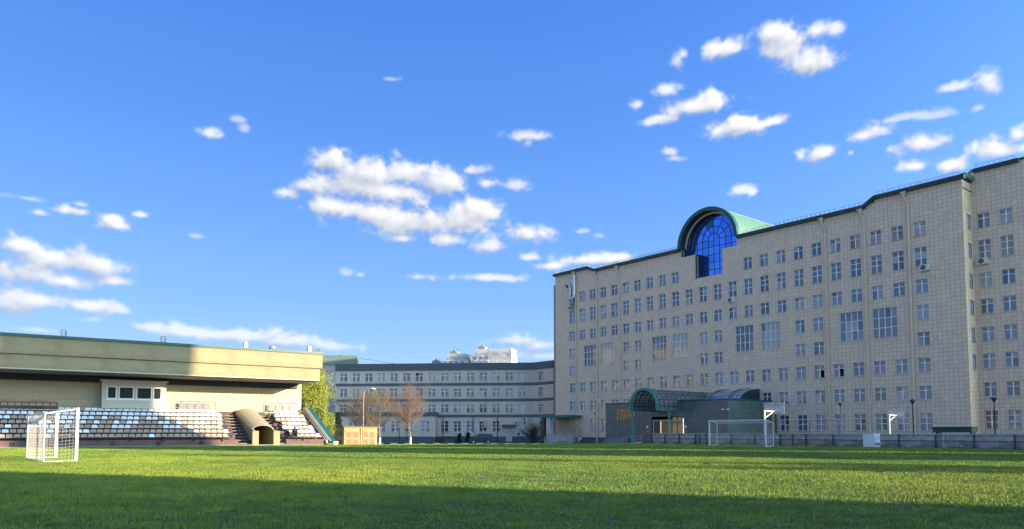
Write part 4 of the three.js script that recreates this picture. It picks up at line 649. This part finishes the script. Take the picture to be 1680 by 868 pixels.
// ---------------------------------------------------------------- people: one continuous skin each, from tapered bones joined smoothly
function person(label, pos, turn, J, bones, colour, pose) {
  const R = 60, S = 1.0, mc = new MarchingCubes(R, new THREE.MeshBasicMaterial(), false, false, 60000); mc.isolation = 0;
  for (let k = 0; k < R; k++) for (let j = 0; j < R; j++) for (let i = 0; i < R; i++) {
    const p = [(i - R / 2) / (R / 2) * S, (j - R / 2) / (R / 2) * S + .92, (k - R / 2) / (R / 2) * S]; let d = 9;
    for (const [a, b, ra, rb] of bones) { const A = J[a], B = J[b], ab = [B[0] - A[0], B[1] - A[1], B[2] - A[2]], ap = [p[0] - A[0], p[1] - A[1], p[2] - A[2]], t = clamp((ab[0] * ap[0] + ab[1] * ap[1] + ab[2] * ap[2]) / (ab[0] ** 2 + ab[1] ** 2 + ab[2] ** 2 + 1e-9)); const e = Math.hypot(ap[0] - ab[0] * t, ap[1] - ab[1] * t, ap[2] - ab[2] * t) - (ra + (rb - ra) * t), h = clamp(.5 + .5 * (d - e) / .03); d = d * (1 - h) + e * h - .03 * h * (1 - h); }
    mc.field[k * R * R + j * R + i] = -d;
  }
  mc.update(); const n = mc.count ?? mc.geometry.drawRange.count, P = mc.positionArray.slice(0, n * 3), N = mc.normalArray.slice(0, n * 3), C = new Float32Array(n * 3);
  for (let i = 0; i < n; i++) { P[i * 3] *= S; P[i * 3 + 1] = P[i * 3 + 1] * S + .92; P[i * 3 + 2] *= S; C.set(colour(P[i * 3], P[i * 3 + 1], P[i * 3 + 2]), i * 3); }
  const g = new THREE.BufferGeometry(); g.setAttribute('position', new THREE.BufferAttribute(P, 3)); g.setAttribute('normal', new THREE.BufferAttribute(N, 3)); g.setAttribute('color', new THREE.BufferAttribute(C, 3));
  const t = thing('person', label, 'person', pos, turn); mesh('body', g, M(1, 1, 1, .8, { vertexColors: true, side: THREE.DoubleSide }), t); return t;
}
const bonesOf = [['hip', 'chest', .13, .16], ['chest', 'neck', .14, .06], ['neck', 'head', .055, .075], ['head', 'crown', .1, .085], ['shl', 'shr', .075, .075], ['shl', 'ell', .06, .045], ['ell', 'wrl', .045, .03], ['shr', 'elr', .06, .045], ['elr', 'wrr', .045, .03], ['wrl', 'hal', .03, .032], ['wrr', 'har', .03, .032], ['hpl', 'hpr', .105, .105], ['hpl', 'knl', .095, .062], ['knl', 'anl', .06, .042], ['hpr', 'knr', .095, .062], ['knr', 'anr', .06, .042], ['anl', 'tol', .045, .035], ['anr', 'tor', .045, .035]];
const stand = (o) => ({ hip: [0, .98, 0], chest: [0, 1.3, 0], neck: [0, 1.47, 0], head: [0, 1.58, .02], crown: [0, 1.67, .01], shl: [-.17, 1.4, 0], shr: [.17, 1.4, 0], ell: [-.24, 1.13, -.04], elr: [.24, 1.13, -.04], wrl: [-.23, .9, .06], wrr: [.23, .9, .06], hal: [-.22, .8, .08], har: [.22, .8, .08], hpl: [-.09, .93, 0], hpr: [.09, .93, 0], knl: [-.1, .5, .08], knr: [.1, .5, -.05], anl: [-.1, .09, .12], anr: [.1, .1, -.22], tol: [-.1, .04, .26], tor: [.1, .04, -.08], ...o });
{
  const skin = [.42, .26, .18], hair = [.02, .015, .012];
  person('person in a mustard jacket and pale trousers walking by the pale parapet', [6.35, lie(6.4, 143.5), -143.5], 1.2, stand({}), bonesOf, (x, y) => (y > 1.6 ? hair : y > 1.47 ? skin : y > .88 ? [.42, .27, .03] : y > .12 ? [.62, .6, .56] : [.7, .7, .7]));
  person('person in a white top and dark trousers walking left beside the tall building', [13.3, lie(13.3, 143), -143], -1.4, stand({ knl: [-.1, .52, .16], anl: [-.1, .1, .3], tol: [-.1, .04, .44] }), bonesOf, (x, y, z) => (y > 1.58 ? hair : y > 1.47 ? skin : y > .98 ? [.68, .68, .68] : [.015, .017, .03]));
  const sp = stAt(-2.55, -.55);
  person('person in dark clothes sitting in the front row beside the tunnel steps', [sp[0], .0, sp[1]], ST - .3, { hip: [0, .9, -.05], chest: [0, 1.2, .06], neck: [0, 1.36, .1], head: [0, 1.46, .15], crown: [0, 1.55, .15], shl: [-.17, 1.28, .08], shr: [.17, 1.28, .08], ell: [-.22, 1.02, .18], elr: [.22, 1.02, .18], wrl: [-.1, .98, .38], wrr: [.1, .98, .38], hal: [-.05, .98, .44], har: [.05, .98, .44], hpl: [-.1, .88, 0], hpr: [.1, .88, 0], knl: [-.16, .9, .42], knr: [.16, .9, .42], anl: [-.17, .5, .5], anr: [.17, .5, .42], tol: [-.17, .46, .64], tor: [.17, .46, .56] }, bonesOf, (x, y, z) => (y > 1.47 ? [.015, .012, .01] : y > 1.38 ? [.3, .19, .13] : [.018, .018, .022]));
}
// ---------------------------------------------------------------- trees
function growTree(seed, { h, spread, levels, trunk, droop = 0, lean = 0, kids = 4, start = .3, up = .55 }) {
  const r = rng(seed), limbs = [], tips = [];
  const grow = (p, d, len, rad, lv) => {
    const n = 3; let q = p.clone(), dir = d.clone();
    for (let i = 0; i < n; i++) {
      dir.add(V((r() - .5) * .35, (r() - .35) * .18 - droop * (lv / levels) * .5, (r() - .5) * .35)).normalize();
      const e = q.clone().addScaledVector(dir, len / n), r0 = rad * (1 - i / n * .45), r1 = rad * (1 - (i + 1) / n * .45);
      limbs.push(tube(q.toArray(), e.toArray(), r0, r1, lv === 0 ? 8 : lv < 2 ? 5 : 3)); q = e;
      if (lv < levels) { const m = lv === 0 ? kids : 2; for (let k = 0; k < m; k++) { if (lv === 0 && (i + k / m) / n < start) continue; const a = r() * 6.283, o = V(Math.cos(a), up * (.6 + r() * .8) - droop * lv * .3, Math.sin(a)).normalize(); grow(q.clone().addScaledVector(dir, -len / n * r() * .8), o.lerp(dir, .25).normalize(), len * (lv === 0 ? spread : .62) * (.7 + .5 * r()), r1 * .55, lv + 1); } }
      if (lv >= levels - 1) tips.push([q.clone(), dir.clone()]);
    }
    if (lv < levels) grow(q, dir, len * .5, rad * .5, lv + 1);
  };
  grow(V(0, -.2, 0), V(lean, 1, 0).normalize(), h * .72, trunk, 0);
  return { limbs: join(limbs), tips };
}
function leaves(tips, seed, per, size, spread, hang, cols) {
  const r = rng(seed), pos = [], nor = [], col = [];
  for (const [p, d] of tips) for (let k = 0; k < per; k++) {
    const c = p.clone().add(V((r() - .5) * spread, (r() - .5) * spread - hang * r(), (r() - .5) * spread)), s = size * (.6 + .8 * r()), n = V(r() - .5, r() - .2, r() - .5).normalize(), t = V(r() - .5, r() - .5, r() - .5).cross(n).normalize(), b = n.clone().cross(t), cl = cols[Math.floor(r() * cols.length)], v = .75 + .5 * r();
    const A = c.clone().addScaledVector(t, -s), B = c.clone().addScaledVector(b, -s * .55), C = c.clone().addScaledVector(t, s), D = c.clone().addScaledVector(b, s * .55);
    for (const q of [A, B, C, A, C, D]) { pos.push(q.x, q.y, q.z); nor.push(n.x, n.y, n.z); col.push(cl[0] * v, cl[1] * v, cl[2] * v); }
  }
  const g = new THREE.BufferGeometry(); g.setAttribute('position', new THREE.Float32BufferAttribute(pos, 3)); g.setAttribute('normal', new THREE.Float32BufferAttribute(nor, 3)); g.setAttribute('color', new THREE.Float32BufferAttribute(col, 3)); return g;
}
const leafM = M(1, 1, 1, .65, { vertexColors: true, side: THREE.DoubleSide, transmission: .35, thickness: 0, ior: 1.35 });
function plant(name, label, cat, x, Z, tree, trunkM, lv, turn = 0) {
  const t = thing(name, label, cat, [x, lie(x, Z), -Z], turn); mesh('trunk', tree.limbs, trunkM, t); if (lv) mesh('crown', lv, leafM, t); return t;
}
{
  const bark = M(.55, .53, .48, .8, { map: rep(stain, 1) }), dark = M(.16, .115, .08, .9), yg = [[.40, .42, .06], [.34, .39, .055], [.44, .45, .09], [.28, .34, .05]];
  const b1 = growTree(6, { h: 9.0, spread: .22, levels: 3, trunk: .16, droop: .55, kids: 6, start: .22, up: .75 });
  plant('birch_tree', 'weeping birch with fresh yellow green leaves beside the grandstand roof', 'tree', -22.2, 83, b1, bark, leaves(b1.tips, 6, 30, .075, .5, 1.25, yg));
  const b2 = growTree(12, { h: 8.2, spread: .22, levels: 3, trunk: .13, droop: .55, kids: 6, start: .2, up: .7 });
  plant('birch_tree', 'smaller weeping birch behind the green side of the grandstand', 'tree', -23.6, 90, b2, bark, leaves(b2.tips, 16, 28, .075, .5, 1.2, yg));
  const rb = [[.30, .17, .07], [.24, .17, .06], [.33, .22, .09], [.2, .2, .06]];
  [[-22.3, 125, 21, 9.6, 'budding tree with brown twigs just right of the yellow kiosk', .4], [-17.2, 125.5, 27, 9.8, 'budding tree with pinkish twigs standing free before the grey building', .42], [-26.6, 131, 33, 9.0, 'bare budding tree behind the street lamp', .42]].forEach(([x, Z, s, h, l, sp], i) => {
    const t = growTree(s, { h: h * .8, spread: sp * 1.6, levels: 4, trunk: .17, kids: 3, start: .32, up: .5 });
    const p = plant('young_tree', l, 'tree', x, Z, t, M(.24, .18, .135, .9), leaves(t.tips, s + 1, 2, .045, .4, 0, i === 1 ? [[.34, .19, .12], [.28, .15, .09]] : rb));
    mesh('whitewash', tube([0, 0, 0], [0, 1.5, 0], .215, .2, 10), M(.66, .65, .6, .8), p);
  });
  const bu = rng(71);
  for (const [x, Z, w, h, l] of [[4.4, 150, 3.2, 4.8, 'large grey green leafless bush before the wing of the grey building']]) {
    const t = thing('bush', l, 'bush', [x, lie(x, Z), -Z]), st = [], tips = [];
    for (let i = 0; i < 150; i++) { const a = bu() * 6.283, o = bu() * w, e = [Math.cos(a) * o, h * (.55 + .45 * bu()) * Math.sqrt(1 - Math.min(.95, (o / w) ** 2) * .7), Math.sin(a) * o * .7]; const m = [e[0] * .35, e[1] * .55, e[2] * .35]; st.push(tube([e[0] * .1, 0, e[2] * .1], m, .03, .02, 3), tube(m, e, .02, .008, 3)); for (let k = 0; k < 4; k++) { const f = .55 + .45 * bu(); const q = V(...m).lerp(V(...e), bu()); tips.push([q, V(0, 1, 0)]); st.push(tube(q.toArray(), [q.x + (bu() - .5) * .8, q.y + bu() * .6, q.z + (bu() - .5) * .8], .012, .006, 3)); } }
    mesh('stems', join(st), M(.10, .09, .07, .9), t); mesh('crown', leaves(tips, 72, 5, .07, .7, .1, [[.06, .08, .035], [.08, .09, .045], [.05, .065, .03]]), leafM, t);
  }
  const conifer = (x, Z, h, w, l, name = 'spruce_tree') => { const r = rng(Math.round(x * 7 + 500)), tips = [], n = Math.round(h * 60); for (let i = 0; i < n; i++) { const y = Math.pow(r(), .8), a = r() * 6.283, o = w * (1 - y) * Math.sqrt(r()) + .05; tips.push([V(Math.cos(a) * o, .2 + y * h * .95 - o * .15, Math.sin(a) * o), V(0, 1, 0)]); } plant(name, l, 'tree', x, Z, { limbs: tube([0, -.1, 0], [0, h, 0], .1, .02, 6) }, dark, leaves(tips, 81, 8, .11, .45, .1, [[.012, .032, .022], [.016, .04, .026], [.01, .026, .02]])); };
  conifer(-24.9, 106, 4.9, 1.25, 'dark spruce between the birch and the yellow kiosk'); conifer(-9.6, 161, 2.2, .7, 'small dark conifer just left of the van', 'thuja_shrub'); conifer(-11.6, 163, 1.8, .65, 'small dark conifer under the wall air conditioners', 'thuja_shrub');
}
// ---------------------------------------------------------------- kerb, hood, parapet, bollard, wire
{
  const k = thing('kerb', 'kerb of black and white stones along the road before the grey building', 'kerb', [-33, lie(-12, 146), -146]);
  for (let i = 0; i < 30; i++) mesh('kerb_stone', bx(1.36, .26, .2, i * 1.4, .07, 0), i % 2 ? mats.white : mats.black, k);
  const h = thing('basement_hood', 'low dark green hood over a basement entrance at the grey wall', 'canopy', [-14.3, YB, -168.6]); mesh('roof', prism([[-1.3, 0], [1.3, 0], [1.1, .45], [-1.1, .45]], 1.8).translate(0, .95, -.9), mats.greenDark, h); mesh('wall', bx(2.2, .95, 1.6, 0, .47, 0), M(.08, .1, .1, .8), h);
  const p = fac(4.0, 7.5); single('parapet_wall', bx(5.1, 2.15, .3, 0, 1.07, 0), M(.50, .47, .42, .85, { map: rep(blotch, 4) }), 'plain pale parapet wall in front of the green roofed side porch', 'wall', [p[0], YB, -p[1]], 0);
  const q = fac(30.2, 16.5); single('bollard', join([tube([0, 0, 0], [0, 1.25, 0], .16, .16, 12), tube([0, 1.25, 0], [0, 1.3, 0], .16, .1, 12)]), mats.black, 'short black bollard at the foot of the entrance ramp', 'bollard', [q[0], YB + .15, -q[1]]);
  single('overhead_wire', pathTube([[-46, 21.4, -196], [-10, 18.7, -230], [40, 20, -280]], .05, 30, 4), mats.black, 'thin black wire crossing the sky behind the grey building', 'wire');
}
// ---------------------------------------------------------------- buildings outside the frame: they throw the long evening shadows and stand in the window reflections
function block(label, x, Z, w, d, h, turn, c, name = 'apartment_building') {
  const B = thing(name, label, 'building', [x, Math.min(0, lie(x, Z)), -Z], turn);
  mesh('wall', bb(-w / 2, w / 2, -.5, h, -d / 2, d / 2), M(...c, .85, { map: rep(blotch, 6) }), B); mesh('roof', bb(-w / 2 - .2, w / 2 + .2, h, h + .3, -d / 2 - .2, d / 2 + .2), mats.roof, B);
  const g = bx(1.5, 1.5, .1); for (let y = 2; y < h - 1.5; y += 3.1) { for (let s = -w / 2 + 2; s < w / 2 - 1; s += 3.6) mesh('window', g, mats.glass[1], B, [s, y, d / 2 + .01]); }
  return B;
}
const byPQ = (p, q) => [.9135 * p + .4067 * q, -.4067 * p + .9135 * q];             // along and across the sunlight
{
  let [x, Z] = byPQ(52, 13.3 - 22); block('tall pale building right of the camera, nearest of those outside the picture', x, Z, 16, 44, 24, -(24 + 0) * Math.PI / 180 * -1 * -1, [.5, .46, .4]);
  [x, Z] = byPQ(47, 38.7); block('tower of flats right of the pitch outside the picture', x, Z, 16, 11.4, 33, -24 * Math.PI / 180, [.48, .44, .38]);
  const sh = new THREE.Shape([[58.5, 24.5], [79.5, 39.5], [93, 33.5], [72, 18.5]].map(([a, b]) => new THREE.Vector2(a, b))), gy = thing('sports_hall', 'long low hall right of the concrete wall outside the picture', 'building', [0, 0, 0]);
  mesh('wall', new THREE.ExtrudeGeometry(sh, { depth: 17.2, bevelEnabled: false }).rotateX(-Math.PI / 2).translate(0, -.3, 0), M(.46, .43, .38, .85), gy);
  [x, Z] = byPQ(92, 122); block('office block beyond the right end of the long building outside the picture', x, Z, 14, 34, 26, -24 * Math.PI / 180, [.5, .46, .4]);
  block('sunlit yellow building hidden behind the grandstand', -80, 118, 44, 12, 12.5, Math.PI / 2, [.58, .47, .24]);
  block('tall sunlit cream building left of the grandstand outside the picture', -128, 141, 40, 14, 34, Math.PI / 2, [.6, .5, .28]);
  const poplar = (p, q, h, w, s, l) => { const [a, b] = byPQ(p, q), t = growTree(s, { h: h * .85, spread: w, levels: 3, trunk: .22, kids: 5, start: .2, up: 1.3 }); plant('poplar_tree', l, 'tree', a, b, t, M(.2, .17, .13, .9), leaves(t.tips, s + 1, 10, .12, .7, .2, [[.16, .2, .05], [.2, .22, .06]])); };
  poplar(46, 28.3, 14.6, .2, 91, 'poplar beyond the right touchline, nearest the tower of flats'); poplar(40, 23.4, 9.0, .24, 95, 'smaller poplar beyond the right touchline');
}
renderer.render(scene, camera);
